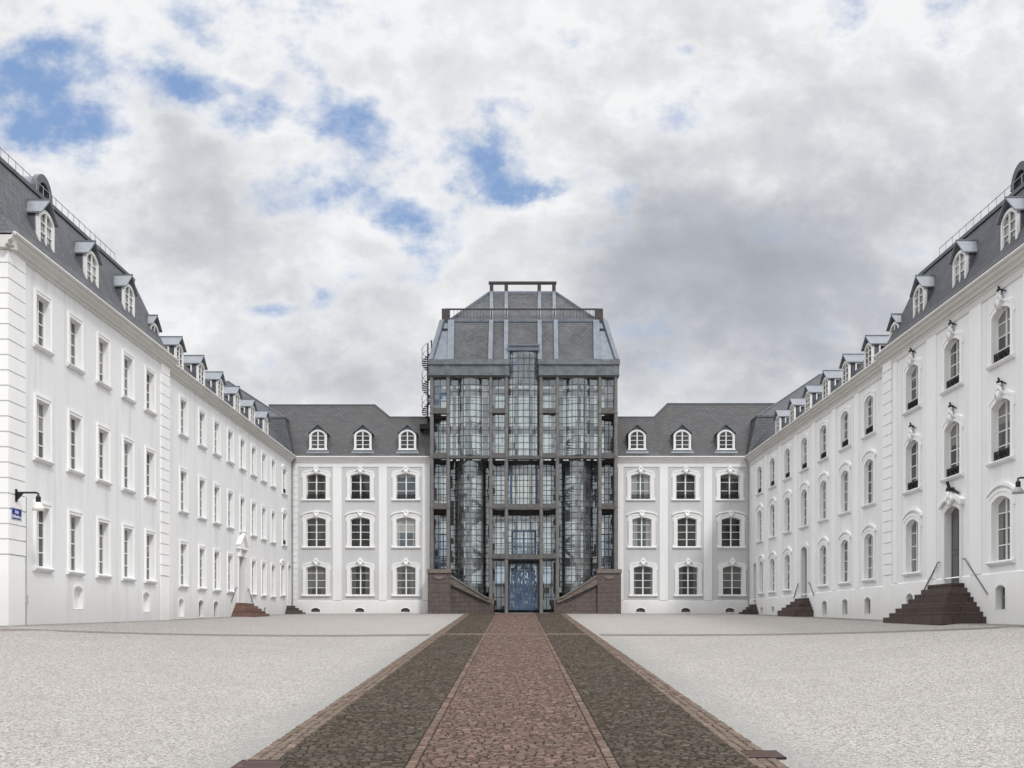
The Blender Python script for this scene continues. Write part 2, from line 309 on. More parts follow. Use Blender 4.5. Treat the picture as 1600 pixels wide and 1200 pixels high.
def lay(name, mat, fields, y0, y1, seed):
    # hand-laid setts: every stone with its own size, height, lean and tone; fields = (x0, x1, stone, course, lengthwise)
    rs = random.Random(seed); V = []; Fc = []; tone = []
    def stone(xa, xb, ya, yb, g):
        h = .026+rs.uniform(-.011, .009); c = rs.uniform(.012, .024); o = len(V); lean = rs.uniform(-.008, .008); tw = rs.uniform(-.008, .008)
        q = [(xa+g, ya+g), (xb-g, ya+g), (xb-g, yb-g), (xa+g, yb-g)]; q = [(x+rs.uniform(-.008, .008), y+rs.uniform(-.008, .008)) for x, y in q]
        mx, my = (xa+xb)/2, (ya+yb)/2
        p = [(mx+(x-mx)*(1-c/(xb-xa)*2), my+(y-my)*(1-c/(yb-ya)*2)) for x, y in q]
        for x, y in q: k = kx(y); V.append((x*k-.055*(1-y/90), y, zc(y)+.0))
        for i, (x, y) in enumerate(p): k = kx(y); V.append((x*k-.055*(1-y/90), y, zc(y)+h+(lean if i < 2 else -lean)+(tw if i in (0, 3) else -tw)))
        Fc.extend([(o+4, o+5, o+6, o+7)]+[(o+i, o+(i+1) % 4, o+4+(i+1) % 4, o+4+i) for i in range(4)])
        t = rs.random(); t = .5+(t-.5)*(1 if rs.random() < .8 else 1.0); tone.extend([t]*5)
    for x0, x1, w_, h_, along in fields:
        if along:
            n = max(1, round((x1-x0)/h_)); cw = (x1-x0)/n
            for i in range(n):
                y = y0+rs.uniform(0, w_)
                while y < y1:
                    L = w_*rs.uniform(.8, 1.25); stone(x0+cw*i, x0+cw*(i+1), y, min(y+L, y1), .005); y += L
        else:
            y = y0
            while y < y1:
                hh = h_*rs.uniform(.9, 1.1); x = x0-rs.uniform(0, w_*.6); first = True; ph = rs.uniform(0, 6)
                while x < x1-.03:
                    L = w_*rs.uniform(.72, 1.3); xa = max(x, x0); xb = min(x+L, x1)
                    if x1-xb < .05: xb = x1
                    if xb-xa > .04:
                        d = .018*math.sin(xa*1.9+ph*.25+y*.7); stone(xa, xb, y+d, y+hh+d+rs.uniform(-.008, .008), .008+.006*rs.random())
                    x = xb if xb > x else x+L
                y += hh
    me = bpy.data.meshes.new(name); me.from_pydata(V, [], Fc); me.update()
    at_ = me.attributes.new('tone', 'FLOAT', 'FACE'); at_.data.foreach_set('value', tone); me.materials.append(M[mat])
    return tag(put(name, me), kind='structure')
def stone_mat(name, cols, moss):
    n = NT(name); p = n.pos(); at_ = n.node('ShaderNodeAttribute', attribute_name='tone').outputs['Fac']
    col = n.ramp(at_, cols); g = n.noise(p, 22, 4, .65); a = n.noise(p, .7, 6, .62); b = n.noise(p, 3.1, 3)
    col = n.mix(n.math('MULTIPLY', n.ramp(g, [(.38, 0.0), (.7, 1.0)]), .4), col, tuple(x*.55 for x in cols[1][1]))
    col = n.mix(n.math('MULTIPLY', n.ramp(a, [(.44, 0.0), (.74, 1.0)]), .55), col, moss)
    col = n.mix(n.math('MULTIPLY', n.ramp(b, [(.55, 0.0), (.75, 1.0)]), .25), col, tuple(x*1.35 for x in cols[1][1]))
    n.base(col, .88, .15); n.bump(g, .4, .01); M[name] = n.m
stone_mat('pink_stone', [(0, (0.083, 0.054, 0.044)), (.4, (0.144, 0.097, 0.081)), (.75, (0.124, 0.092, 0.075)), (1, (0.228, 0.144, 0.118))], (0.120, 0.092, 0.070))
stone_mat('brown_stone', [(0, (0.045, 0.037, 0.029)), (.4, (0.076, 0.062, 0.049)), (.75, (0.070, 0.059, 0.048)), (1, (0.117, 0.094, 0.074))], (0.076, 0.064, 0.044))
stone_mat('tan_stone', [(0, (0.117, 0.086, 0.069)), (.4, (0.156, 0.117, 0.094)), (.75, (0.129, 0.098, 0.078)), (1, (0.195, 0.140, 0.113))], (0.125, 0.105, 0.078))
lay('path_center_strip', 'pink_stone', [(-1.39, 1.39, .145, .108, False)], 13.0, 88.5, 1)
lay('path_border', 'pink_stone', [(-1.55, -1.39, .21, .16, True), (1.39, 1.55, .21, .16, True)], 13.0, 88.5, 2)
lay('path_side_strip', 'brown_stone', [(-3.52, -1.55, .145, .11, False), (1.55, 3.52, .145, .11, False)], 13.0, 88.5, 3)
lay('path_edge_courses', 'tan_stone', [(-3.98, -3.52, .24, .155, True), (3.52, 3.98, .24, .155, True)], 13.0, 88.5, 4)
# shallow paved gutter crossing the court in a flat arc
for s in (-1, 1):
    b = MB(); n = 40; rows = []
    for i in range(n+1):
        x = s*lerp(4.3, 17.2, i/n); t = (abs(x)-4.3)/12.9; y = 56.5-21*t**1.35+(2.0 if s > 0 else 0)*t
        rows += [(x, y-.9*(1-.45*t), gz(x, y-.9)+.012), (x, y+.9*(1-.45*t), gz(x, y+.9)+.012)]
    b.add(rows, [(2*i, 2*i+2, 2*i+3, 2*i+1) if s > 0 else (2*i, 2*i+1, 2*i+3, 2*i+2) for i in range(n)])
    tag(obj('paved_gutter', b, 'strip_setts'), kind='structure')
lay('path_cross_courses', 'tan_stone', [(-3.98, 3.98, .2, .16, False)], 56.0, 57.2, 6).location.z = .014
def slab(x0, x1, y0, y1, label):
    b = MB(); b.add([(x0, y0, zc(y0)-.05), (x1, y0, zc(y0)-.05), (x1, y1, zc(y1)-.05), (x0, y1, zc(y1)-.05), (x0, y0, zc(y0)+.036), (x1, y0, zc(y0)+.036), (x1, y1, zc(y1)+.036), (x0, y1, zc(y1)+.036)],
        [(0,3,2,1),(4,5,6,7),(0,1,5,4),(1,2,6,5),(2,3,7,6),(3,0,4,7)])
    o = thing('stone_slab', label, 'slab', ((x0+x1)/2, (y0+y1)/2, zc(y0)), 'dark slabs at the path edges')
    obj('cover', b, 'rust_slab', o)
    r = MB(); 
    for ya in (y0-.03, y1+.01): r.bar((x0, ya, zc(ya)+.028), (x1, ya, zc(ya)+.028), .02, .03)
    obj('rim', r, 'dark_iron', o)
slab(-4.35, -3.6, 17.0, 17.8, 'dark reddish slab set in the left edge of the path at the bottom')
slab(3.78, 4.38, 18.1, 18.75, 'dark reddish slab set in the right edge of the path at the bottom')

# ------------------------------------------------------------------ windows
def arch_pts(w, h, rise, n=10):
    if rise <= 0: return [(-w/2, h), (w/2, h)]
    R = (w*w/4+rise*rise)/(2*rise); cz = h-R; a = math.asin(min(1, w/2/R))
    return [(R*math.sin(-a+2*a*i/n), cz+R*math.cos(-a+2*a*i/n)) for i in range(n+1)]
def ring(mb, inner, outer, y0, y1):              # U-shaped band between two open polylines, solid from y0 to y1
    n = len(inner); vs = []
    for p, q in zip(inner, outer): vs += [(p[0], y0, p[1]), (q[0], y0, q[1]), (p[0], y1, p[1]), (q[0], y1, q[1])]
    fs = []
    for i in range(n-1):
        a, b = 4*i, 4*i+4
        fs += [(a, a+1, b+1, b), (a+1, a+3, b+3, b+1), (a+2, a, b, b+2), (a+3, a+2, b+2, b+3)]
    fs += [(1, 0, 2, 3), (4*n-4, 4*n-3, 4*n-1, 4*n-2)]
    return mb.add(vs, fs)
def opening(w, h, rise, grow=0.0):
    top = arch_pts(w, h, rise)
    if grow == 0: return [(-w/2, 0)]+top+[(w/2, 0)]
    W = w+2*grow; R = rise*W/w if rise else 0
    return [(-W/2, 0)]+[(x*W/w, z+grow) for x, z in top]+[(W/2, 0)]
CACHE = {}
def cached(key, fn):
    if key not in CACHE: CACHE[key] = fn()
    return CACHE[key]
def make_window(parent, m, spec, holes=None, u=0, z=0):
    """spec: w,h,rise,sw(surround),proud,rd(reveal),rows, glass, ears, hood, grille, key; m = matrix at the middle of the opening's foot"""
    S = dict(w=1.2, h=2, rise=0, sw=.18, proud=.05, rd=.28, rows=4, glass='window_glass', ears=0, hood=0, grille=0, key=None, sill=.16, sillout=.14, mull=.075)
    S.update(spec); w, h, rise, sw, pr, rd = (S[k] for k in ('w', 'h', 'rise', 'sw', 'proud', 'rd'))
    kk = tuple(sorted((k, str(v)) for k, v in S.items()))
    def surround():
        b = MB(); inn = opening(w, h, rise); out = opening(w, h, rise, sw); ring(b, inn, out, -pr, rd+.03)
        if S['ears']:
            for sx in (-1, 1):
                x0, x1 = sorted((sx*(w/2+sw-.005), sx*(w/2+sw+.09))); b.box(x0, x1, -pr+.008, .06, h-rise-.18, h-rise+sw*.6); b.box(x0, x1-.03*(sx > 0) , -pr+.008, .06, .0, .16)
        i2 = opening(w, h, rise, sw*.62); o2 = opening(w, h, rise, sw*.98); ring(b, i2, o2, -pr-.025, -pr+.01)
        if S['hood']:
            gw = S['hood']; i3 = arch_pts(w+2*sw+.1, h+sw+gw, rise+.06); o3 = [(x*1.03, zz+.12) for x, zz in i3]
            i3 = [(i3[0][0], i3[0][1]-.10)]+i3+[(i3[-1][0], i3[-1][1]-.10)]; o3 = [(o3[0][0]-.05, o3[0][1]-.14)]+o3+[(o3[-1][0]+.05, o3[-1][1]-.14)]
            ring(b, i3, o3, -pr-.045, .05)
        return b.mesh('window', 'white_plaster' if not S.get('mat') else S['mat'])
    def frame():
        b = MB(); y0, y1 = rd-.07, rd-.01; e = .05
        b.box(-w/2, -w/2+e, y0, y1, 0, h-rise*.3); b.box(w/2-e, w/2, y0, y1, 0, h-rise*.3); b.box(-w/2+e, w/2-e, y0, y1, 0, e)
        ring(b, [(x*(1-2*e/w), zz-e) for x, zz in arch_pts(w, h, rise)], [(x, zz+.01) for x, zz in arch_pts(w, h, rise)], y0+.003, y1)
        b.box(-S['mull']/2, S['mull']/2, y0-.02, y1-.003, e, h-e*.9)
        for i in range(1, S['rows']):
            zz = h*i/S['rows']-.02; b.box(-w/2+e, -S['mull']/2, y0+.012, y1-.01, zz, zz+.042); b.box(S['mull']/2, w/2-e, y0+.012, y1-.01, zz, zz+.042)
        return b.mesh('frame', 'white_paint')
    def glass():
        b = MB(); inn = opening(w, h, rise)
        b.add([(x, rd-.03, zz) for x, zz in inn], [tuple(range(len(inn)))[::-1]]) ; return b.mesh('pane', S['glass'])
    def sill():
        b = MB(); k = w/2+sw+.08; so = S['sillout']
        b.prism([(rd, 0.012), (-so*.4, .012), (-so, -.03), (-so, -.075), (-so*.55, -S['sill']), (.04, -S['sill']), (.04, -.02), (rd, -.02)], -k, k, 'x'); return b.mesh('sill', 'bright_plaster' if not S.get('mat') else S['mat'])
    def grille():
        b = MB(); y = .05; gh = .36
        for zz in (.05, gh): b.bar((-w/2, y, zz), (w/2, y, zz), .035)
        n = int(w/.085)
        for i in range(n+1): x = -w/2+w*i/n; b.bar((x, y, .05), (x, y, gh), .022)
        for i in range(4):
            cx = -w/2+w*(i+.5)/4; b.tube([(cx+.11*math.cos(a), y-.02, .2+.11*math.sin(a)) for a in frange(0, 2*PI, 10)[:-1]], .02, 5, True)
        return b.mesh('grille', 'black_iron')
    def keystone(kind):
        b = MB(); z0 = h-.08
        y = -pr-.03
        b.prism([(-.11, z0), (.11, z0), (.17, z0+sw+.1), (-.17, z0+sw+.1)], y-.09, .04)
        for i, (cx, cz, r) in enumerate(((0, sw+.20, .15), (-.19, sw+.10, .11), (.19, sw+.10, .11), (-.10, sw+.30, .09), (.12, sw+.33, .08), (0, .06, .09))):
            if kind == 'small' and i in (3, 4): continue
            pts = [(r*math.cos(t), r*math.sin(t)) for t in frange(-PI/2, PI/2, 5)]
            k = len(b.v); b.lathe([(p[0], p[1]) for p in pts], 0, 0, 8)
            b.v[k:] = [(cx*.85+q[0]*.85, y-.03+q[1]*.5, h+cz*.9+q[2]*.85) for q in b.v[k:]]
        if kind != 'small': b.bar((-.32, y-.02, h+sw*.5), (-.10, y-.04, h+sw+.16), .08, .07); b.bar((.32, y-.02, h+sw*.5), (.10, y-.04, h+sw+.16), .08, .07)
        return b.mesh('keystone', 'bright_plaster', True)
    win = put('window', cached(('w',)+kk, surround), parent, m)
    put('pane', cached(('g',)+kk, glass), win, m); put('frame', cached(('f',)+kk, frame), win, m); put('sill', cached(('s',)+kk, sill), win, m)
    if S['grille']: put('grille', cached(('r',)+kk, grille), win, m)
    if S['key']:
        put('keystone', cached(('k',)+kk, lambda: keystone(S['key'])), win, m)
        if S['key'] == 'capped':
            def cap():
                b = MB(); zt = h+sw+.40; b.prism([(-.12, zt-.05), (.10, zt-.07), (.08, zt), (-.03, zt+.035), (-.10, zt+.015)], -pr-.11, .03)
                b.bar((-.04, -.08, zt+.02), (-.10, -.10, zt+.15), .05, .06); b.bar((.08, -.05, zt-.03), (.46, -.06, zt-.18), .03, .05); return b.mesh('lead_cap', 'dark_iron')
            put('lead_cap', cached(('c',)+kk, cap), win, m)
    if holes is not None:
        holes.append((u-w/2-sw*.5, u+w/2+sw*.5, z-.06, z+h+max(.02, (sw-rise)/2)))
    return win
def wall_mesh(mb, u0, u1, z0, z1, y, holes, fn=None):
    us = sorted({u0, u1, *[min(max(h[i], u0), u1) for h in holes for i in (0, 1)]}); zs = sorted({z0, z1, *[min(max(h[i], z0), z1) for h in holes for i in (2, 3)]})
    mb.grid(us, zs, fn or (lambda u, z: (u, y, z)), lambda u, z: not any(h[0] < u < h[1] and h[2] < z < h[3] for h in holes))
def cellar(parent, m, w, h, holes, u, z, dark=True, proud=0.0):
    def nic():
        b = MB(); ring(b, opening(w, h, .14), opening(w, h, .14, .1), -.012-proud, .4); b.add([(-w/2, -proud-.01, 0), (w/2, -proud-.01, 0), (w/2, .4, .08), (-w/2, .4, .08)], [(0, 1, 2, 3)]); return b.mesh('cellar_window', 'white_plaster')
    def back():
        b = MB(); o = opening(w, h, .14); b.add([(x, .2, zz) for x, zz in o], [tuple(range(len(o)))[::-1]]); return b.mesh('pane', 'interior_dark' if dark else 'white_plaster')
    def bars():
        b = MB()
        for i in range(1, 5): x = -w/2+w*i/5; b.bar((x, .16, .02), (x, .16, h), .022)
        b.bar((-w/2, .16, h*.5), (w/2, .16, h*.5), .022); return b.mesh('bars', 'pipe_grey')
    o = put('cellar_window', cached(('cel', w, h, proud), nic), parent, m); put('pane', cached(('celb', w, h, dark), back), o, m)
    if dark: put('bars', cached(('celr', w, h), bars), o, m)
    holes.append((u-w/2-.05, u+w/2+.05, z-.0, z+h+.0))
def quoin(mb, u0, u1, z0, z1, y=0, step=.5, d=.075, gap=.045, ret=None):
    z = z0
    while z < z1-.1:
        zz = min(z+step-gap, z1); mb.box(u0, u1, y-d, y+.03 if ret is None else ret, z, zz); mb.box(u0+.02, u1-.02, y-d+.06, y+.028, zz, min(zz+gap, z1)); z += step
CORN = [(0, 0), (-.07, 0), (-.07, .10), (-.16, .13), (-.18, .24), (-.30, .30), (-.34, .42), (-.34, .47), (.1, .47), (.1, 0)]
def cornice(mb, u0, u1, z): mb.prism([(y, z+h) for y, h in CORN], u0, u1, 'x')
def frieze(mb, u0, u1, z): mb.box(u0, u1, -.045, .02, z-.28, z)

# ------------------------------------------------------------------ dormers
def make_dormer(parent, m, w=1.25, h=1.62, front='lead_trim', depth=2.6, side=None, glass='window_glass', roof='lead_trim', gable='dark_lead', rise=.3, gr=.50, ed=.16):
    k = (w, h, front, depth, side, glass, roof, gable, gr, ed)
    W = w/2+.13
    def body():
        b = MB(); b.box(-W, W, .10, depth, -.25, h-ed+.02); b.prism([(-W, h-ed+.02), (W, h-ed+.02), (0, h+gr-.02)], .06, depth); return b.mesh('dormer', gable)
    def casing():
        b = MB(); ring(b, opening(w, h, rise), opening(w, h, rise, .13), -.02, .14); b.box(-W-.05, W+.05, -.08, .14, -.1, 0); return b.mesh('casing', 'white_paint')
    def frame():
        b = MB(); e = .05
        b.box(-.045, .045, .0, .06, 0, h)
        for i in range(1, 4): b.box(-w/2, w/2, .02, .06, h*i/4-.03, h*i/4+.01)
        b.box(-w/2, w/2, .01, .06, 0, .06); b.box(-w/2, -w/2+e, .01, .06, 0, h-.2); b.box(w/2-e, w/2, .01, .06, 0, h-.2); return b.mesh('frame', 'white_paint')
    def glassm():
        b = MB(); o = opening(w, h, rise); b.add([(x, .08, zz) for x, zz in o], [tuple(range(len(o)))[::-1]]); return b.mesh('pane', glass)
    def roofm():
        b = MB(); t = .06; x1 = W+.09; za = h-ed-.04; zb = h+gr
        for s in (-1, 1):
            pts = [(0, zb), (s*x1, za), (s*x1, za+t), (0, zb+t+.02)]
            b.prism(pts if s > 0 else pts[::-1], -.15, depth)
        b.bar((0, -.16, zb+.08), (0, depth, zb+.08), .09, .05); return b.mesh('roof', roof)
    def apron():
        b = MB(); b.add([(-W-.12, -.02, -.1), (W+.12, -.02, -.1), (W+.25, -.17, -.38), (-W-.25, -.17, -.38)], [(0, 3, 2, 1)]); b.box(-W-.1, W+.1, -.1, .1, -.14, -.1); return b.mesh('apron', 'lead_trim')
    o = put('dormer', cached(('db',)+k, body), parent, m); put('casing', cached(('dc',)+k, casing), o, m); put('frame', cached(('df',)+k, frame), o, m)
    put('pane', cached(('dg',)+k, glassm), o, m); put('roof', cached(('dr',)+k, roofm), o, m); put('apron', cached(('da',)+k, apron), o, m)
    if side:
        def sidem(s):
            b = MB(); x = s*W
            for a, c in ((.35, .43), (1.0, 1.08)): x0, x1 = sorted((x, x+s*.05)); b.box(x0, x1, a, c, .05, h-ed-.04)
            for zz in (.05, (h-ed)*.52, h-ed-.1): x0, x1 = sorted((x, x+s*.045)); b.box(x0, x1, .43, 1.0, zz, zz+.07)
            return b.mesh('side_window', 'white_paint')
        def sideg(s):
            b = MB(); x0, x1 = sorted((s*W, s*(W+.015))); b.box(x0, x1, .43, 1.0, .1, h-ed-.06); return b.mesh('side_pane', 'window_glass')
        put('side_window', cached(('ds', side)+k, lambda: sidem(side)), o, m); put('side_pane', cached(('dsg', side)+k, lambda: sideg(side)), o, m)
    return o

# ------------------------------------------------------------------ roofs
def loft(mb, rings):                              # rings of 4 corners from eave up
    for a, b in zip(rings, rings[1:]):
        for i in range(4):
            j = (i+1) % 4; mb.add([a[i], a[j], b[j], b[i]], [(0, 1, 2, 3)])
def rect(x0, x1, y0, y1, z): return [(x0, y0, z), (x1, y0, z), (x1, y1, z), (x0, y1, z)]

EAVE = 12.95; EZ = 13.42
def stairs(name, label, s, xw, ya, yb, ztop, plat, n, tx, ty, zb, mat, rails, group='stone steps at the house doors'):
    """three-sided flight against a wing wall; s = side of the court (-1 left, +1 right); ya..yb platform along the wall"""
    t = thing(name, label, 'steps', (xw, (ya+yb)/2, zb), group); rh = (ztop-zb)/n
    for i in range(n):
        k = n-1-i; b = MB(); d = plat+k*0
        z1 = ztop-rh*k if False else zb+rh*(i+1)
        xa = xw-s*(plat+tx*k); x0, x1 = sorted((xa, xw+s*.02)); b.box(x0, x1, ya-ty*k, yb+ty*k, z1-rh-(.4 if i == 0 else 0), z1)
        nb = MB(); nb.v = b.v; nb.f = b.f
        obj('step', nb, mat, t)
    if rails:
        for yy, dy in ((ya-.05, -1), (yb+.05, 1)):
            b = MB(); x = xw-s*.09; a = (x, yy+dy*.05, ztop+1.0); c = (x, yy+dy*(ty*n*.92), ztop+1.0-rh*n*.95)
            b.tube([(x, yy-dy*.12, ztop+.98), a, c], .028, 6)
            for q in (.12, .85): p = [lerp(a[i], c[i], q) for i in range(3)]; b.bar(p, (xw, p[1], p[2]-.06), .02)
            obj('handrail', b, 'handrail_metal', t)
    return t

# ------------------------------------------------------------------ the two long wings
def wing(s):
    left = s < 0
    PX = 17.55 if left else 18.4                   # court face of the projecting pavilion
    WX = 17.95 if left else 18.8                   # court face of the long part
    PY0, PY1 = (38.7, 56.7) if left else (34.5, 55.9)
    root = thing('palace_wing', 'white left palace wing with plain square windows and steep slate roof' if left else
                 'white right palace wing with arched windows, pilasters and steep slate roof', 'building', (s*(WX+5), 62, 0), 'wings of the white palace')
    rot = PI/2 if left else -PI/2
    def at(Y, x, z): return T(s*x, Y, z, rot)       # local -y looks into the court
    def U(Y, Y0): return Y-Y0 if left else Y0-Y
    wallmat = 'bright_plaster' if left else 'panel_plaster'
    if not left: wallmat = 'grey_plaster'
    # ---- windows
    hp, hf = [], []                                 # holes: pavilion, long part (in local u measured from Y=0)
    uu = (lambda Y: Y) if left else (lambda Y: -Y)
    if left:
        base = dict(w=1.14, rise=0, sw=.18, proud=.05, rd=.235, rows=4, glass='wing_glass')
        rowz = ((2.13, 2.22), (6.15, 2.13), (10.28, 1.84))
        for i in range(5):
            Y = 41.55+3.05*i
            for z, h in rowz: make_window(root, at(Y, PX, z), dict(base, h=h), hp, uu(Y), z)
        cols = [60.5, 64.1, 67.25, 70.45, 73.6, 76.75, 79.85, 82.95]
        for i, Y in enumerate(cols):
            for r, (z, h) in enumerate(rowz):
                if r == 0 and i == 4: continue
                make_window(root, at(Y, WX, z), dict(base, h=h, rd=.19), hf, uu(Y), z)
        for r, (z, h) in enumerate(((2.3, 2.35), (6.2, 2.45), (10.2, 1.9))):
            make_window(root, at(87.0 if r else 86.4, WX, z), dict(base, w=1.3, h=h, rd=.19, rise=.15, hood=.05 if r else .1, grille=r > 0), hf, uu(87.0 if r else 86.4), z)
        for Y, dk in ((45.0, False), (53.3, False)): cellar(root, at(Y, PX, .62), .95, .92, hp, uu(Y), .62, dk)
        for Y, dk in ((60.2, False), (64.0, True), (67.2, True)): cellar(root, at(Y, WX, .42), .95, .98, hf, uu(Y), .42, dk)
        cellar(root, at(80.3, WX, .72), .7, .55, hf, uu(80.3), .72, True)
    else:
        base = dict(w=1.5, rise=.24, sw=.27, proud=.06, rd=.25, rows=4, glass='wing_glass', ears=0)
        for i in range(4):
            Y = 51.8-4.73*i
            for r, (z, h) in enumerate(((2.42, 2.45), (6.25, 2.28), (10.0, 2.0))):
                if r == 0 and i == 1: continue
                make_window(root, at(Y, PX, z), dict(base, w=1.62, h=h, hood=.12 if r == 0 else 0, grille=r > 0, key='capped' if r else None, ears=1), hp, uu(Y), z)
        cols = [59.4, 63.75, 68.2, 72.7, 77.2, 81.7, 86.0]
        for i, Y in enumerate(cols):
            for r, (z, h) in enumerate(((2.42, 2.42), (6.42, 2.36), (10.12, 2.02))):
                if r == 0 and i == 3: continue
                make_window(root, at(Y if (r or i < 6) else 85.4, WX, z), dict(base, w=1.5 if (r or i < 6) else 1.2, h=h, rd=.20, hood=.13 if r < 2 else 0, grille=r == 2), hf, uu(Y if (r or i < 6) else 85.4), z)
        cellar(root, at(42.35, PX, .55), .85, .95, hp, uu(42.35), .55, True, .05); cellar(root, at(52.1, PX, .75), .85, .7, hp, uu(52.1), .75, True, .05)
        for Y in (59.6, 63.7, 67.9): cellar(root, at(Y, WX, .55), 1.0, .9, hf, uu(Y), .55, True, .05)
        for Y in (81.5, 85.2): cellar(root, at(Y, WX, .95), .8, .4, hf, uu(Y), .95, True, .05)
    # ---- doors
    def door(Y, x, z, w, h, rise, holes, head):
        m = at(Y, x, z); d = MB(); ring(d, opening(w, h, rise), opening(w, h, rise, .24), -.07, .32)
        o = obj('door', d, 'bright_plaster', root, m)
        f = MB(); f.box(-w/2, w/2, .24, .28, 0, h)
        obj('door_leaf', f, 'door_grey', o, m)
        f = MB()
        for sx in (-1, 1):
            for za, zb in ((.15, h*.4), (h*.45, h-.35)):
                x0, x1 = sorted((sx*.06, sx*(w/2-.08))); ring(f, [(x0+.05, za+.05), (x0+.05, zb-.05), (x1-.05, zb-.05), (x1-.05, za+.05), (x0+.05, za+.05)], [(x0, za), (x0, zb), (x1, zb), (x1, za), (x0, za)], .215, .24)
        f.box(-.02, .02, .22, .245, 0, h-.1)
        obj('door_panelling', f, 'door_grey', o, m)
        th = MB(); th.box(-w/2-.1, w/2+.1, -.1, .5, -.12, -.002); obj('threshold', th, 'cornice_stone', o, m)
        if head == 'pediment':
            p = MB(); zz = h+.45; p.box(-1.15, 1.15, -.26, .02, zz, zz+.14)
            for sx in (-1, 1): p.bar((sx*1.2, -.13, zz+.2), (sx*.04, -.13, zz+1.0), .28, .16)
            p.prism([(-1.0, zz+.14), (1.0, zz+.14), (0, zz+.92)], -.08, .02)
            p.box(-.95, -.7, -.2, .02, h-.05, zz); p.box(.7, .95, -.2, .02, h-.05, zz); p.box(-.22, .22, -.17, .02, zz+.25, zz+.62)
            obj('pediment', p, 'white_plaster', o, m)
        if head == 'capped':
            p = MB(); a = arch_pts(w+.7, h+.42, rise+.1); ring(p, [(xx, zz-.1) for xx, zz in a], [(xx*1.06, zz+.1) for xx, zz in a], -.2, .02)
            for cx, cz, r in ((0, .45, .22), (-.28, .3, .16), (.28, .3, .16), (0, .15, .15)):
                k = len(p.v); p.lathe([(r*math.cos(t), r*math.sin(t)) for t in frange(-PI/2, PI/2, 5)], 0, 0, 8); p.v[k:] = [(cx+q[0], -.14+q[1]*.8, h+cz+q[2]) for q in p.v[k:]]
            obj('door_hood', p, 'white_plaster', o, m)
            c = MB(); zt = h+.75; c.prism([(-.2, zt-.1), (.2, zt-.12), (.14, zt+.03), (-.1, zt+.06)], -.25, .03); c.bar((-.05, -.15, zt+.03), (-.14, -.2, zt+.3), .09, .1); c.bar((.12, -.1, zt-.02), (.85, -.1, zt-.3), .05, .08); obj('lead_cap', c, 'dark_iron', o, m)
        holes.append((uu(Y)-w/2-.12, uu(Y)+w/2+.12, z-.1, z+h+.1 if rise < .2 else z+h+.01))
    if left:
        door(73.35, WX, 1.42, 1.35, 3.05, 0, hf, 'pediment'); door(88.85, WX, 1.5, .9, 3.2, .1, hf, None)
    else:
        door(47.05, PX, 1.72, 1.62, 3.25, .24, hp, 'capped'); door(72.7, WX, 1.72, 1.45, 3.35, .22, hf, None); door(87.6, WX, 1.6, .95, 3.2, .12, hf, None)
    # ---- walls (sheets with real openings), in world coordinates through the wing's frame
    Z0 = -2.5
    w = MB()
    mp = at(0, PX, 0); mf = at(0, WX, 0)
    pa, pb = sorted((uu(PY0), uu(PY1))); fa, fb = sorted((uu(PY1), uu(90.0)))
    pl = 1.95; off = -.05 if not left else -.0
    def add_wall(mb, mat4, u0, u1, z0, z1, y, holes):
        t = MB(); wall_mesh(t, u0, u1, z0, z1, y, holes); mb.add([mat4 @ Vector(v) for v in t.v], t.f)
    if left:
        add_wall(w, mp, pa, pb, Z0, EAVE+.3, 0, hp); add_wall(w, mf, fa, fb, Z0, EAVE+.3, 0, hf)
    else:
        add_wall(w, mp, pa, pb, pl, EAVE+.3, 0, hp); add_wall(w, mf, fa, fb, pl, EAVE+.3, 0, hf)
    xb = WX+11                                       # the other walls
    w.add([(s*PX, PY0, Z0), (s*xb, PY0, Z0), (s*xb, PY0, EAVE+.3), (s*PX, PY0, EAVE+.3)], [(0, 1, 2, 3)])
    w.add([(s*PX, PY1, Z0), (s*(WX+.02), PY1, Z0), (s*(WX+.02), PY1, EAVE+.3), (s*PX, PY1, EAVE+.3)], [(0, 1, 2, 3)])
    w.add([(s*xb, PY0, Z0), (s*xb, 104, Z0), (s*xb, 104, EAVE+.3), (s*xb, PY0, EAVE+.3)], [(0, 1, 2, 3)])
    w.add([(s*xb, 104, Z0), (s*WX, 104, Z0), (s*WX, 104, EAVE+.3), (s*xb, 104, EAVE+.3)], [(0, 1, 2, 3)])
    obj('wall', w, wallmat, root)
    # dark core so no light leaks through the openings
    core = MB(); core.box(*sorted((s*(WX+.75), s*(xb-.3))), PY0+.6, 103.5, Z0, EAVE); obj('inner_core', core, 'interior_dark', root)
    if not left:
        w = MB(); add_wall(w, mp, pa, pb, Z0, pl, -.05, hp); add_wall(w, mf, fa, fb, Z0, pl, -.05, hf)
        for mm, a, b_ in ((mp, pa, pb), (mf, fa, fb)): w.add([mm @ Vector(v) for v in ((a, -.05, pl), (b_, -.05, pl), (b_, .01, pl+.05), (a, .01, pl+.05))], [(0, 1, 2, 3)])
        w.add([(s*(PX-.05), PY1, Z0), (s*(WX+.02), PY1, Z0), (s*(WX+.02), PY1, pl), (s*(PX-.05), PY1, pl)], [(0, 1, 2, 3)])
        obj('plinth', w, 'white_plaster', root)
    # ---- quoins, pilasters, cornices
    q = MB()
    def put_in(mb, mat4, t): mb.add([mat4 @ Vector(v) for v in t.v], t.f)
    def qu(x, Ya, Yb, z0, step):
        t = MB(); a, b_ = sorted((uu(Ya), uu(Yb))); quoin(t, a, b_, z0, EAVE-.02, 0, step); t.box(a, b_, -.055, .03, Z0, z0-.03); put_in(q, at(0, x, 0), t); obj('quoin', q, 'white_plaster', root); q.v = []; q.f = []
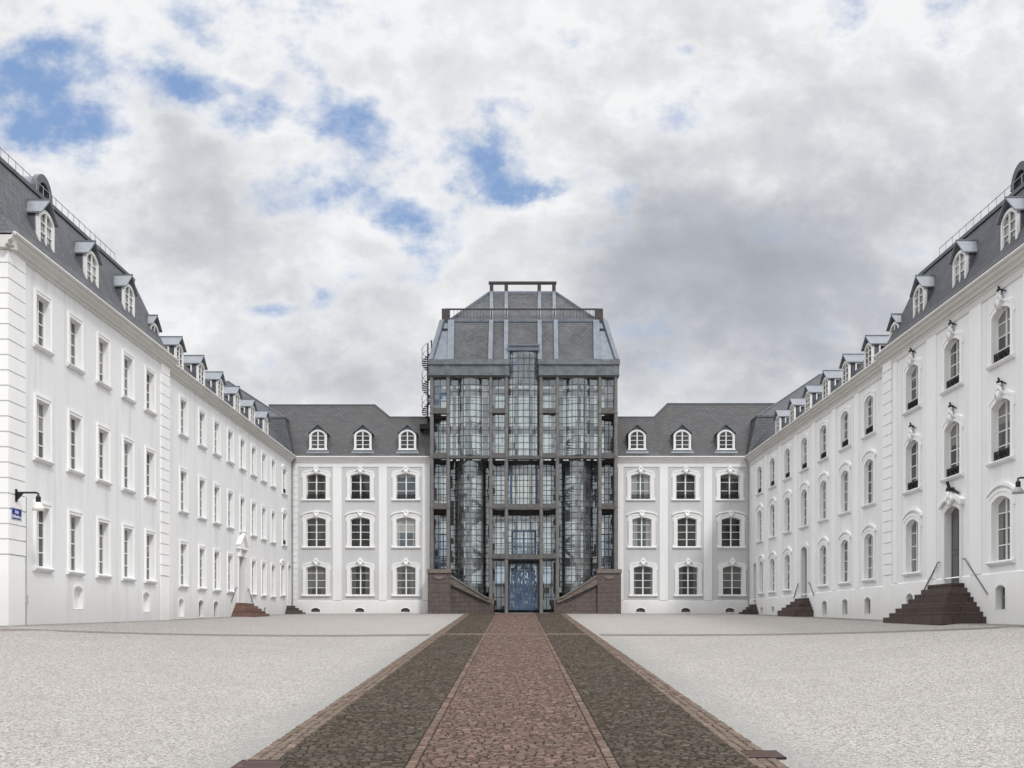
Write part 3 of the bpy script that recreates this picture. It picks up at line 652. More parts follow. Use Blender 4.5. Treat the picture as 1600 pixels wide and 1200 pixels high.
    if left:
        qu(PX, PY0+.004, PY0+1.3, 2.45, .53); qu(PX, PY1-1.35, PY1-.004, 2.45, .53)
        t = MB(); quoin(t, -11, .07, 2.45, EAVE-.02, 0, .53); t.box(-11, .07, -.055, .03, Z0, 2.42); put_in(q, T(-PX, PY0-.002, 0, 0), t); obj('quoin', q, 'white_plaster', root)
    else:
        qu(PX, PY1-1.3, PY1-.004, 2.45, .53)
    if not left:
        ps = [(PX, 54.15, .55)]+[(PX, 49.42-4.73*i, 1.1) for i in range(3)]+[(WX, (a+b_)/2, .85) for a, b_ in zip(cols, cols[1:])]
        for x, Y, wd in ps:
            t = MB(); t.box(-wd/2, wd/2, -.05, .02, pl+.052, EAVE-.285); obj('pilaster', t, 'white_plaster', root, at(Y, x, 0))
    c = MB()
    for x, Ya, Yb in ((PX, PY0-.34, PY1+.34), (WX, PY1+.34, 89.66)):
        t = MB(); a, b_ = sorted((uu(Ya), uu(Yb))); cornice(t, a, b_, EAVE); 
        if not left: frieze(t, a+.36 if x == PX else a, b_-.36 if x == PX else b_, EAVE)
        put_in(c, at(0, x, 0), t)
    t = MB(); cornice(t, -11 if left else PX-.3, PX-17.55+.3 if left else 30, EAVE)
    if left: put_in(c, T(-PX, PY0, 0, 0), t)
    obj('cornice', c, 'cornice_stone', root)
    # ---- gutters and drain pipes
    t = MB(); t.tube([(s*(PX-.37), PY0-.3, EZ+.02), (s*(PX-.37), PY1+.36, EZ+.02)], .07, 6); t.tube([(s*(WX-.37), PY1+.37, EZ+.02), (s*(WX-.37), 89.6, EZ+.02)], .07, 6); obj('gutter', t, 'cornice_stone', root)
    def pipe(x, Y, col='pipe_grey', hopper=True):
        t = MB(); xx = s*(x-.12)
        t.tube([(s*(x-.4), Y, EZ-.1), (s*(x-.33), Y, EZ-.35), (xx, Y, EAVE-.4), (xx, Y, -1.0)], .055, 7)
        for zz in (2, 5, 8, 11): t.tube([(xx, Y, zz), (xx, Y, zz+.08)], .075, 7)
        obj('drainpipe', t, col, root)
    if left:
        t = MB(); t.tube([(-PX+.05, PY0+1.36, 4.55), (-PX+.05, PY0+1.36, -1.2)], .032, 6); t.box(-PX-.0, -PX+.1, PY0+1.28, PY0+1.44, .75, 1.05)
        obj('conduit', t, 'pipe_grey', root); pipe(WX, 89.75)
    else: pipe(WX, PY1+.25, 'cornice_stone'); pipe(WX, 89.7)
    # ---- roofs
    r = MB(); prof = [(0, 0), (.22, .16), (.55, .75), (.95, 1.7), (1.35, 2.7), (1.7, 3.58)]
    xe = PX-.36; xo = xb+.3
    def rr(i, h): 
        a, b_ = sorted((s*(xe+i), s*(xo-i))); return rect(a, b_, PY0-.36+i, PY1+.36-i, EZ+h)
    rings = [rr(i, h) for i, h in prof]+[rr(5.6, 6.0)]
    loft(r, rings); r.add(rings[-1], [(0, 1, 2, 3)])
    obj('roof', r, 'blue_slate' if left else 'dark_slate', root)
    e = MB(); xk = s*(xe+1.66); e.bar((xk, PY0+1.3, EZ+3.6), (xk, PY1-1.3, EZ+3.6), .1, .16); e.bar((xk, PY1-1.35, EZ+3.6), (s*(xo-1.7), PY1-1.35, EZ+3.6), .1, .16); obj('roof_ridge_trim', e, 'dark_lead', root)
    e = MB(); xk = s*(xe+2.0); ya, yb = PY0+1.2, PY1-3.0; n = 22
    for zz in (4.0, 4.35): e.bar((xk, ya, EZ+zz), (xk, yb, EZ+zz), .022)
    for i in range(n+1): Y = ya+(yb-ya)*i/n; e.bar((xk, Y, EZ+3.6), (xk+s*.0, Y, EZ+4.4), .02)
    obj('snow_guard', e, 'pipe_grey', root)
    ro = MB()
    prof2 = [(0, 0), (.25, .2), (.6, .75), (1.1, 1.4), (1.6, 1.9)]
    xf = WX-.36
    for a, b_ in zip(prof2, prof2[1:]): ro.add([(s*(xf+a[0]), PY1-1.5, EZ+a[1]), (s*(xf+a[0]), 93, EZ+a[1]), (s*(xf+b_[0]), 93, EZ+b_[1]), (s*(xf+b_[0]), PY1-1.5, EZ+b_[1])], [(0, 1, 2, 3)])
    ro.add([(s*(xf+1.6), PY1-1.5, EZ+1.9), (s*(xf+1.6), 93, EZ+1.9), (s*(xf+6), 93, EZ+3.3), (s*(xf+6), PY1-1.5, EZ+3.3)], [(0, 1, 2, 3)])
    ro.add([(s*(xf+6), PY1-1.5, EZ+3.3), (s*(xf+6), 93, EZ+3.3), (s*xo, 93, EZ), (s*xo, PY1-1.5, EZ)], [(0, 1, 2, 3)])
    obj('roof', ro, 'dark_slate', root)
    # corner block with its own hipped mansard
    cr = MB(); bx = 18.66 if left else 19.45; by = 90.6 if left else 90.1
    p0 = [(s*(WX-.3), 89.25, EZ), (s*(xo), 89.25, EZ), (s*xo, 104.4, EZ), (s*(WX-.3), 104.4, EZ)]
    p1 = [(s*bx, by, 16.75), (s*(xo-1.6), by, 16.75), (s*(xo-1.6), 103, 16.75), (s*bx, 103, 16.75)]
    ax, az = (24.9, 21.1) if left else (26.4, 21.7)
    p2 = [(s*ax, 97, az), (s*(ax+1.5), 97, az), (s*(ax+1.5), 97.4, az), (s*ax, 97.4, az)]
    loft(cr, [p0, p1, p2]); obj('corner_roof', cr, 'dark_slate', root)
    e = MB(); e.bar(p1[0], p1[1], .12, .14); e.bar(p1[0], (s*bx, 96, 16.75), .12, .14); e.bar(p1[0], p2[0], .12, .08); obj('corner_roof_trim', e, 'dark_lead', root)
    # ---- dormers
    if left:
        for Y in (42.65, 47.25, 51.8): make_dormer(root, at(Y, 17.85, 14.08), 1.14, 1.52, glass='dormer_glass')
        for i in range(7): make_dormer(root, at(55.6+4.15*i, 17.9, 13.6), 1.08, 1.24, side=-1, gable='dark_lead', depth=2.2, gr=.44, ed=.10)
        Yo, xo_ = 46.2, 19.6
    else:
        for Y in (37.65, 42.4, 47.15, 51.9): make_dormer(root, at(Y, 18.7, 14.08), 1.14, 1.52, glass='dormer_glass')
        for i in range(7): make_dormer(root, at(55.4+4.1*i, 18.75, 13.6), 1.08, 1.24, side=1, gable='dark_lead', depth=2.2, gr=.44, ed=.10)
        Yo, xo_ = 44.9, 20.4
    mo = at(Yo, xo_, 17.1); b = MB(); pts = [(-.75, -.2)]+[(.75*math.cos(a), .55+.8*math.sin(a)) for a in frange(PI, 0, 12)]+[(.75, -.2)]
    b.prism(pts[::-1], 0, 2.6); o = obj('round_dormer', b, 'lead', root, mo)
    b = MB(); ring(b, [(x*.72, .5+(z-.5)*.72) for x, z in pts[1:-1]], [(x*1.12, .5+(z-.5)*1.1) for x, z in pts[1:-1]], -.18, .03); obj('arch_moulding', b, 'dark_lead', o, mo)
    b = MB(); b.add([(x*.5, -.012, .6+(z-.5)*.5) for x, z in pts[1:-1]], [tuple(range(len(pts)-2))]); obj('louvre', b, 'interior_dark', o, mo)
    return root
wingL = wing(-1); wingR = wing(1)
stairs('stone_steps', 'worn reddish sandstone steps at the pediment door of the left wing', -1, -17.95, 71.9, 74.9, 1.40, .5, 6, .2, .24, .42, 'step_stone', True)
stairs('stone_steps', 'small dark reddish steps in the far left corner of the court', -1, -17.95, 88.0, 89.4, 1.5, .4, 4, .24, .22, .8, 'dark_step_stone', False)
stairs('stone_steps', 'large dark brown pyramid of steps at the near door of the right wing', 1, 18.4, 45.75, 48.4, 1.70, .58, 8, .175, .305, .12, 'dark_step_stone', True)
stairs('stone_steps', 'reddish brown steps at the middle door of the right wing', 1, 18.8, 71.4, 74.0, 1.70, .35, 5, .22, .26, .75, 'dark_step_stone', True)
stairs('stone_steps', 'small dark steps in the far right corner of the court', 1, 18.8, 87.0, 88.3, 1.58, .35, 4, .22, .25, .8, 'dark_step_stone', False)

# ------------------------------------------------------------------ the two cross ranges
def crossrange(s):
    left = s < 0; Y = 90.0
    xa, xb = ((457-CX)*Y/F, (675-CX)*Y/F) if left else ((962-CX)*Y/F, (1178-CX)*Y/F)
    root = thing('palace_range', 'grey and white three-storey palace front between the left wing and the glass tower' if left else
                 'grey and white three-storey palace front between the glass tower and the right wing', 'building', ((xa+xb)/2, Y+4, .9), 'fronts beside the glass tower')
    cols = [494, 563, 634.4] if left else [1001, 1071.5, 1140.5]
    holes = []; K = Y/F
    gl = {(0, 2): 'window_glass', (1, 2): 'window_glass', (2, 2): 'sky_reflect_glass', (2, 1): 'sky_reflect_glass'} if left else {(0, 2): 'sky_reflect_glass', (0, 1): 'sky_reflect_glass'}
    for i, px in enumerate(cols):
        for r, (z, h, rows) in enumerate(((2.38, 2.36, 4), (6.26, 2.37, 4), (10.08, 2.07, 3))):
            x = (px-CX)*K+(.1*(2-r)*(0 if left else 1))
            make_window(root, T(x, Y, z), dict(w=1.55, h=h, rise=.17, sw=.31, proud=.06, rd=.26, rows=rows, glass=gl.get((i, r), 'window_glass'), ears=1,
                        hood=.1 if r == 1 else 0, grille=r == 2, key='small' if r == 1 else 'shell', mat='front_plaster', mull=.1), holes, x, z)
        x = (px-CX)*K-(.05 if left else 0); cellar(root, T(x, Y, .98), .72, .36, holes, x, .98, True, .05)
    w = MB(); pl = 1.9; wall_mesh(w, xa, xb, pl, EAVE+.3, Y, holes); obj('wall', w, 'panel_plaster', root)
    w = MB(); wall_mesh(w, xa, xb, -1, pl, Y-.05, holes); w.add([(xa, Y-.05, pl), (xb, Y-.05, pl), (xb, Y+.01, pl+.05), (xa, Y+.01, pl+.05)], [(0, 1, 2, 3)]); obj('plinth', w, 'front_plaster', root)
    core = MB(); core.box(xa, xb, Y+.75, Y+9, -1, EAVE); obj('inner_core', core, 'interior_dark', root)
    pil = [(520, 534), (591.7, 604.7), (660, 671.5)] if left else [(965.5, 974), (1030.4, 1043.4), (1099.5, 1112.5)]
    for a, b_ in pil:
        t = MB(); t.box((a-CX)*K, (b_-CX)*K, Y-.06, Y+.02, pl+.052, EAVE-.285); obj('pilaster', t, 'front_plaster', root)
    q = MB(); a, b_ = ((457.5-CX)*K, (465.5-CX)*K) if left else ((1168.5-CX)*K, (1177.5-CX)*K); quoin(q, a, b_, 1.5, EAVE-.29, Y, .5, .07, .035); obj('quoin', q, 'front_plaster', root)
    c = MB(); t = MB(); cornice(t, xa+(.3 if left else 0), xb-(0 if left else .3), EAVE); frieze(t, xa, xb, EAVE); c.add([(v[0], v[1]+Y, v[2]) for v in t.v], t.f); obj('cornice', c, 'front_plaster', root)
    t = MB(); t.tube([(xa+.35*left, Y-.37, EZ+.01), (xb-.35*(not left), Y-.37, EZ+.01)], .07, 6); obj('gutter', t, 'cornice_stone', root)
    # roof: steep slate slope; the part beside the tower is lower, with a hip down to it
    def px(x, y, d): a, b2 = P(x, y, d); return (a, d, b2)
    E = EZ; r = MB(); yr = 93.3
    if left: top = [px(420, 633, yr), px(586, 633, yr), px(609, 652, 92.55), px(678, 652, 92.55)]
    else: top = [px(959, 652, 92.55), px(1022, 652, 92.55), px(1043, 631, yr), px(1215, 631, yr)]
    f0, f1 = 89.64, 89.85
    bt = [(p[0]*89.64/p[1] if False else p[0], f0, E) for p in top]; bt = [(top[i][0], f0, E) for i in range(4)]
    bt2 = [(top[i][0], f1+.1, E+.28) for i in range(4)]
    for A, B in ((bt, bt2), (bt2, top)):
        for i in range(3): r.add([A[i], A[i+1], B[i+1], B[i]], [(0, 1, 2, 3)])
    back = [(p[0], p[1]+5.5, p[2]+.2) for p in top]
    for i in range(3): r.add([top[i], top[i+1], back[i+1], back[i]], [(0, 1, 2, 3)])
    obj('roof', r, 'mossy_slate', root)
    e = MB()
    for i in range(3): e.bar(top[i], top[i+1], .12, .12)
    obj('roof_ridge_trim', e, 'dark_lead', root)
    for cxp in ([497, 567, 636.7] if left else [995.5, 1066, 1134.4]):
        make_dormer(root, T((cxp-CX)*90.2/F, 90.17, 14.14), 1.14, 1.42, gable='mid_lead', roof='mid_lead', depth=2.4, rise=.4, gr=.52, ed=.14)
    # small chimney-like end block at the outer end of the ridge
    return root
crossrange(-1); crossrange(1)

# ------------------------------------------------------------------ glass tower
def tower():
    Y = 89.0; G = .95
    root = thing('glass_tower', 'tall glass and concrete central pavilion with a grey mansard roof', 'building', (0.6, 93, G), None)
    X = lambda px, d=Y: (px-CX)*d/F
    Z = lambda py, d=Y: (CY-py)*d/F
    YB = 98.5
    cols = [674.8, 700.2, 766.8, 791.2, 845.6, 870.8, 937.3, 962.0]
    tops = 583
    for i, c in enumerate(cols):
        b = MB(); z0 = Z(891) if i in (0, 1, 6, 7) else (Z(938) if i in (2, 5) else .8)
        b.lathe([(.0, z0), (.15, z0), (.15, Z(tops)), (0, Z(tops))], X(c), Y, 10)
        for py in (645, 713, 792, 871):
            if py == 871 and i in (0, 1, 6, 7): continue
            b.lathe([(0, Z(py)-.05), (.19, Z(py)-.05), (.19, Z(py)+.05), (0, Z(py)+.05)], X(c), Y, 10)
        b.box(X(c)-.09, X(c)+.09, Y+.1, Y+1.3, z0, Z(tops))
        obj('column', b, 'concrete', root, smooth=False)
    def beam(a, b_, py, hpx, d0=-.12, d1=.45, mat='beam_concrete', nm='beam'):
        t = MB(); t.box(X(a), X(b_), Y+d0, Y+d1, Z(py+hpx/2), Z(py-hpx/2)); t.box(X(a), X(b_), Y+d0-.04, Y+d0+.1, Z(py+hpx/2), Z(py+hpx/2)+.1); obj(nm, t, mat, root)
    E = 1.8
    for a, b_ in ((cols[0], cols[1]), (cols[6], cols[7])):
        for py in (642, 712, 791): beam(a+E, b_-E, py, 9)
        beam(a+E, b_-E, 588, 4)
    for a, b_ in ((cols[2], cols[3]), (cols[4], cols[5])):
        for py in (642, 712, 791, 869): beam(a+E, b_-E, py, 8)
        beam(a+E, b_-E, 588, 4)
    for a, b_ in ((cols[1], cols[2]), (cols[5], cols[6])): beam(a+E, b_-E, 714, 5, -.1, .5); beam(a+E, b_-E, 588, 5, -.1, .5)
    for py, hh in ((715, 5), (792, 9), (870, 8)): beam(cols[3]+E, cols[4]-E, py, hh, -.12, .5)
    # glazing helper: pane sheet + bars
    def glaze(a, b_, y0, y1, d, nx, ny, mat='atrium_glass', bar='glazing_steel', bw=.05, edge=True):
        xa, xb, za, zb = X(a), X(b_), Z(y1), Z(y0)
        g = MB(); g.add([(xa, d+.03, za), (xb, d+.03, za), (xb, d+.03, zb), (xa, d+.03, zb)], [(0, 1, 2, 3)]); o = obj('glazing', g, mat, root)
        t = MB()
        for i in range(nx+1): x = lerp(xa, xb, i/nx); t.box(x-bw/2, x+bw/2, d, d+.06, za, zb)
        for j in range(ny+1): z = lerp(za, zb, j/ny); t.box(xa, xb, d+.005, d+.055, z-bw/2*.9, z+bw/2*.9)
        obj('glazing_bars', t, bar, o); return o
    def bow(cx, half, y0, y1, d, rad, ny, nseg, mat='atrium_glass', ang=None, front=True):
        x0, z0, z1 = X(cx), Z(y1), Z(y0); hw = half*Y/F; a = math.asin(min(1, hw/rad)) if ang is None else ang
        cy = d+rad*math.cos(a) if ang is None else d+rad
        A = [(-a+2*a*i/nseg) for i in range(nseg+1)]
        g = MB(); n = nseg*3; pts = [(x0+rad*math.sin(-a+2*a*i/n), cy-rad*math.cos(-a+2*a*i/n)) for i in range(n+1)]
        g.add([(p[0], p[1], zz) for p in pts for zz in (z0, z1)], [(2*i, 2*i+2, 2*i+3, 2*i+1) for i in range(n)]); o = obj('curved_glazing', g, mat, root, smooth=True)
        t = MB(); r2 = rad+.02
        for t_ in A: x, y = x0+r2*math.sin(t_), cy-r2*math.cos(t_); t.bar((x, y, z0), (x, y, z1), .045, .05)
        for j in range(ny+1):
            z = lerp(z0, z1, j/ny); p = [(x0+r2*math.sin(-a+2*a*i/n), cy-r2*math.cos(-a+2*a*i/n), z) for i in range(n+1)]
            for u, v in zip(p, p[1:]): t.bar(u, v, .04, .045)
        obj('glazing_bars', t, 'glazing_steel', o); return cy
    # outer bays
    for a, b_ in ((cols[0], cols[1]), (cols[6], cols[7])):
        glaze(a+1.5, b_-1.5, 590, 638, Y+.25, 2, 4)
        glaze(a+2, b_-2, 650, 708, Y+1.1, 3, 6, bar='dark_steel')
        glaze(a+2, b_-2, 717, 788, Y+1.1, 3, 8, bar='dark_steel')
        glaze(a+2, b_-2, 797, 833, Y+1.1, 3, 4, bar='dark_steel')
        glaze(a+2, b_-2, 833, 892, Y+1.1, 3, 5, 'blue_tint_glass', 'blue_steel', .09)
        t = MB(); xa, xb = X(a+2), X(b_-2)
        for py in (872, 889): t.bar((xa, Y-.05, Z(py)), (xb, Y-.05, Z(py)), .05)
        for i in range(8): x = lerp(xa, xb, i/7); t.bar((x, Y-.05, Z(889)), (x, Y-.05, Z(872)), .03)
        obj('balcony_railing', t, 'dark_iron', root)
    for a, b_ in ((cols[0], cols[1]), (cols[6], cols[7]), (cols[2], cols[3]), (cols[4], cols[5]), (cols[3], cols[4])):  # black boxes at the recess tops stand in for shade under the beams
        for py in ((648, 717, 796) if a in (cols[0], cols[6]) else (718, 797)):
            t = MB(); t.box(X(a+1.6), X(b_-1.6), Y+.46, Y+(1.08 if a in (cols[0], cols[6]) else .88 if a == cols[3] and py == 718 else .98), Z(py+5.5), Z(py)); obj('soffit_shade', t, 'interior_dark', root)
    for a, b_ in ((cols[1], cols[2]), (cols[5], cols[6])):
        t = MB(); t.box(X(a+1.6), X(b_-1.6), Y+2.95, Y+3.15, .9, Z(717)); obj('stair_back_wall', t, 'dark_concrete', root) if False else None
    # narrow inner bays
    for a, b_ in ((cols[2], cols[3]), (cols[4], cols[5])):
        glaze(a+1.5, b_-1.5, 590, 638, Y+.25, 2, 4)
        glaze(a+1.5, b_-1.5, 647, 708, Y+.25, 2, 5)
        glaze(a+1.8, b_-1.8, 718, 787, Y+1.0, 3, 9)
        glaze(a+1.8, b_-1.8, 797, 865, Y+1.0, 3, 8)
        glaze(a+1.8, b_-1.8, 875, 952, Y+1.0, 3, 4, 'blue_tint_glass', 'dark_steel')
    # wide bays: glass stair cylinders
    for s, a, b_ in ((-1, cols[1], cols[2]), (1, cols[5], cols[6])):
        mid = (a+b_)/2+s*-.5; hl = 18.0
        glaze(a+1.5, mid-hl, 591, 711, Y+.25, 1, 12); glaze(mid+hl, b_-1.5, 591, 711, Y+.25, 1, 12)
        bow(mid, hl, 591, 711, Y+.28, 1.25, 12, 4)
        rad = 1.28; cy = bow(mid, hl+6, 718, 935, Y+.45, rad, 24, 10, ang=2.0)
        for e0, e1 in ((a+1.8, mid-hl-6), (mid+hl+6, b_-1.8)): glaze(e0, e1, 718, 925, Y+1.5, 1, 23, bar='dark_steel')
        # helical stair inside the cylinder
        t = MB(); h = MB(); z0, z1 = .9, Z(650); turns = 4; n = 88
        for i in range(n):
            q = i/n; ang = s*(q*turns*2*PI)+PI*.2; z = lerp(z0, z1, q)
            c0, s0 = math.cos(ang), math.sin(ang); c1, s1 = math.cos(ang+s*.3), math.sin(ang+s*.3)
            r0, r1 = .12, 1.02
            t.add([(X(mid)+r0*c0, cy+r0*s0, z), (X(mid)+r1*c0, cy+r1*s0, z), (X(mid)+r1*c1, cy+r1*s1, z), (X(mid)+r0*c1, cy+r0*s1, z), (X(mid)+r0*c0, cy+r0*s0, z+.06), (X(mid)+r1*c0, cy+r1*s0, z+.06), (X(mid)+r1*c1, cy+r1*s1, z+.06), (X(mid)+r0*c1, cy+r0*s1, z+.06)], [(0,3,2,1),(4,5,6,7),(0,1,5,4),(1,2,6,5),(2,3,7,6),(3,0,4,7)])
        sp = [(X(mid)+1.06*math.cos(s*(q*turns*2*PI)+PI*.2), cy+1.06*math.sin(s*(q*turns*2*PI)+PI*.2), lerp(z0, z1, q)) for q in frange(0, 1, 160)]
        for u, v in zip(sp, sp[1:]): h.bar((u[0], u[1], u[2]-.02), (v[0], v[1], v[2]-.02), .05, .26)
        t.lathe([(0, z0), (.12, z0), (.12, z1), (0, z1)], X(mid), cy, 10)
        o = obj('spiral_stair', t, 'interior_grey', root); obj('stringer', h, 'stair_white', o)
        h = MB(); h.tube([(p[0], p[1], p[2]+.95) for p in sp[::2]], .025, 5); obj('handrail', h, 'stair_white', o)
        # sandstone foot: block under the outer bay, sloping parapet, end pier
        oa, ob = (669.5, 705.0) if s < 0 else (932.5, 969.0)
        t = MB(); t.box(X(oa), X(ob), Y-.75, Y+1.4, -.5, Z(891)); o = obj('pedestal', t, 'sandstone', root)
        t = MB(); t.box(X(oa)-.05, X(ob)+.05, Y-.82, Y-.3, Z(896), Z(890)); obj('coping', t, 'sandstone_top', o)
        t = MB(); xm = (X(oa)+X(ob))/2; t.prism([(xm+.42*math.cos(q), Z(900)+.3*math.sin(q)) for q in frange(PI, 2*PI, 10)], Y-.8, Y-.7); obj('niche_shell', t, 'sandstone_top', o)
        q = lambda px: px if s < 0 else 2*818.6-px
        def poly(pts): 
            pp = [(X(q(x)), Z(y)) for x, y in pts]; return pp if s < 0 else pp[::-1]
        t = MB(); t.prism(poly([(705, 960), (772, 960), (772, 945), (705, 913)]), Y-.55, Y+.55); o = obj('stair_wall', t, 'sandstone', root)
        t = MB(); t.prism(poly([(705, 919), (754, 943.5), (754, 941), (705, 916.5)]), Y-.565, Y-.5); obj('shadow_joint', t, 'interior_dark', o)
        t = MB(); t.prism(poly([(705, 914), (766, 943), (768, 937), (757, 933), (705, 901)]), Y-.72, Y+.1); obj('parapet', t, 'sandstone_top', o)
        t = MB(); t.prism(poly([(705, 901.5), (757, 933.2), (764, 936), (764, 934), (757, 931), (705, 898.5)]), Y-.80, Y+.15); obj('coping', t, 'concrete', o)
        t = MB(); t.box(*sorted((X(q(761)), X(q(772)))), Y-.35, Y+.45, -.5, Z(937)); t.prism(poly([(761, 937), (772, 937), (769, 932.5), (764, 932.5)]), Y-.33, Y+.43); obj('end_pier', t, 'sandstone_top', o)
        # two wall lamps inside light the stair head in the photo
    # centre bay
    a, b_ = cols[3]+1.5, cols[4]-1.5; mid = (a+b_)/2
    bow(mid, (b_-a)/2, 549, 712, Y+.28, 3.2, 16, 6)
    glaze(a+.5, b_-.5, 719, 787, Y+.9, 8, 7, 'pale_glass'); 
    def frame_rect(x0, x1, y0, y1, d, wd, mat, nm, par=root):
        t = MB(); xa, xb, za, zb = X(x0), X(x1), Z(y1), Z(y0)
        t.box(xa, xa+wd, d-.1, d+.1, za, zb); t.box(xb-wd, xb, d-.1, d+.1, za, zb); t.box(xa+wd, xb-wd, d-.1, d+.1, za, za+wd); t.box(xa+wd, xb-wd, d-.1, d+.1, zb-wd, zb); return obj(nm, t, mat, par)
    frame_rect(797, 840, 718, 790, Y+.8, .17, 'blue_steel', 'blue_frame')
    glaze(a+.5, b_-.5, 803, 826, Y+1.2, 7, 2); glaze(a+.5, 799.5, 826, 866, Y+1.2, 1, 4); glaze(838, b_-.5, 826, 866, Y+1.2, 1, 4)
    def doors(x0, x1, y0, y1, d, nm, leaves, rows, inner):
        o = frame_rect(x0, x1, y0, y1, d, .12, 'blue_steel', nm)
        g = MB(); g.add([(X(x0), d+.02, Z(y1)), (X(x1), d+.02, Z(y1)), (X(x1), d+.02, Z(y0)), (X(x0), d+.02, Z(y0))], [(0, 1, 2, 3)]); obj('glazing', g, 'atrium_glass', o)
        t = MB()
        for i in range(1, leaves): x = lerp(X(x0), X(x1), i/leaves); w_ = .12 if i*2 == leaves else inner; t.box(x-w_/2, x+w_/2, d-.06, d+.05, Z(y1), Z(y0))
        for j in range(1, rows): z = lerp(Z(y1), Z(y0), j/rows); t.box(X(x0), X(x1), d-.05, d+.045, z-.04, z+.04)
        obj('door_bars', t, 'blue_steel', o); return o
    doors(800, 837.5, 827, 866, Y+1.15, 'balcony_door', 6, 3, .05)
    t = MB()
    for py in (848, 866): t.bar((X(a), Y+.3, Z(py)), (X(b_), Y+.3, Z(py)), .06)
    for i in range(24): x = lerp(X(a), X(b_), i/23); t.bar((x, Y+.3, Z(866)), (x, Y+.3, Z(848)), .028)
    obj('balcony_railing', t, 'blue_steel', root)
    o = doors(795, 842, 879, 953, Y+.8, 'entrance_gate', 4, 2, .16)
    t = MB(); rs = random.Random(3)
    for i in range(4):
        xa, xb = lerp(X(796.5), X(840.5), i/4)+.1, lerp(X(796.5), X(840.5), (i+1)/4)-.1
        for j in range(15):
            za = lerp(Z(952), Z(886), j/15)+.05; zb = za+.16
            for k in range(3):
                x = lerp(xa, xb, (k+rs.uniform(.25, .75))/3)
                if rs.random() < .72: t.box(x-.05, x+.05, Y+.72, Y+.76, za, zb+rs.uniform(0, .1))
        for k in range(4): x = lerp(xa, xb, k/3); t.box(x-.02, x+.02, Y+.7, Y+.74, Z(952), Z(882))
    obj('gate_pattern', t, 'blue_steel', o)
    # -------- interior: floors, back glazing, side walls
    xl, xr = X(673.5), X(963.5)
    for py in (713, 792, 870):
        t = MB(); t.box(xl+.05, xr-.05, Y+3.2, YB-1.2, Z(py)-.18, Z(py)+.12); obj('floor_slab', t, 'interior_grey', root)
        t = MB(); zz = Z(py)+.12
        t.bar((xl+.1, Y+3.25, zz+1.0), (xr-.1, Y+3.25, zz+1.0), .05); 
        for i in range(40): x = lerp(xl+.2, xr-.2, i/39); t.bar((x, Y+3.25, zz), (x, Y+3.25, zz+1.0), .03)
        obj('gallery_railing', t, 'stair_white', root)
    t = MB(); t.box(xl+.05, xr-.05, Y+.9, YB, .5, .96); obj('ground_floor', t, 'interior_grey', root)
    t = MB(); t.box(xl, xl+.15, Y+1.45, YB, -.5, Z(565)); t.box(xr-.15, xr, Y+1.45, YB, -.5, Z(565)); obj('side_wall', t, 'beam_concrete', root)
    t = MB()
    for px in (674, 700, 722, 752, 768, 791, 846, 870, 885, 915, 938, 962): t.box(X(px)-.16, X(px)+.16, YB-.3, YB, .5, Z(560))
    for px in (716, 757, 806, 831, 880, 921): t.box(X(px)-.16, X(px)+.16, Y+5.6, Y+5.9, .9, Z(575))
    t.box(xl, xr, YB-.32, YB-.02, .5, Z(905))
    for py in (575, 640, 713, 792, 870): t.box(xl, xr, YB-.28, YB-.04, Z(py)-.3, Z(py)+.3)
    obj('rear_piers', t, 'interior_grey', root)
    t = MB(); t.add([(xl, YB-.15, .5), (xr, YB-.15, .5), (xr, YB-.15, Z(560)), (xl, YB-.15, Z(560))], [(0, 1, 2, 3)]); o = obj('rear_glazing', t, 'rear_glass', root)
    t = MB()
    for i in range(1, 16): x = lerp(xl, xr, i/16); t.box(x-.02, x+.02, YB-.2, YB-.17, .5, Z(560))
    for j in range(1, 14): z = lerp(.5, Z(560), j/14); t.box(xl, xr, YB-.21, YB-.18, z-.02, z+.02)
    obj('glazing_bars', t, 'dark_steel', o)
    # inner upper room: dark lift shafts beside the stair cylinders
    t = MB()
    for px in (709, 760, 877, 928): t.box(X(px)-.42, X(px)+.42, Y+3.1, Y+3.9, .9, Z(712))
    obj('shaft', t, 'interior_dark', root)
    # -------- frieze and roof
    t = MB()
    for a2, b2 in ((669.8, 795.5), (841.5, 967.2)):
        t.box(X(a2), X(b2), Y-.22, Y+1.2, Z(586), Z(571)); t.box(X(a2)-.04, X(b2)+.04, Y-.36, Y+1.25, Z(570.8), Z(563)); t.box(X(a2)-.02, X(b2)+.02, Y-.28, Y+1.2, Z(587.5), Z(586.2))
    t.box(X(669.8), X(669.8)+.5, Y+1.2, YB, Z(586), Z(563)); t.box(X(967.2)-.5, X(967.2), Y+1.2, YB, Z(586), Z(563))
    for c in cols: t.box(X(c)-.16, X(c)+.16, Y-.27, Y-.1, Z(585.5), Z(571.5))
    obj('frieze', t, 'mid_lead', root)
    ze, zb_, zt = Z(563), 24.9, 0
    d1 = 1.5                                       # setback of the break
    Yb = Y+d1; zb_ = Z(503, Yb); zt = Z(457.5, Y+4.2)
    xl0, xr0 = X(672), X(965); xl1, xr1 = X(690.5, Yb), X(945, Yb)
    lo = [(xl0, Y-.1, ze), (xr0, Y-.1, ze), (xr0, YB, ze), (xl0, YB, ze)]; md = [(xl1, Yb, zb_), (xr1, Yb, zb_), (xr1, YB-d1, zb_), (xl1, YB-d1, zb_)]
    Yt = Y+4.2; u0 = (X(704, Yb+.25), X(932, Yb+.25)); u1 = (X(764, Yt), X(869, Yt)); zu = zb_+.25
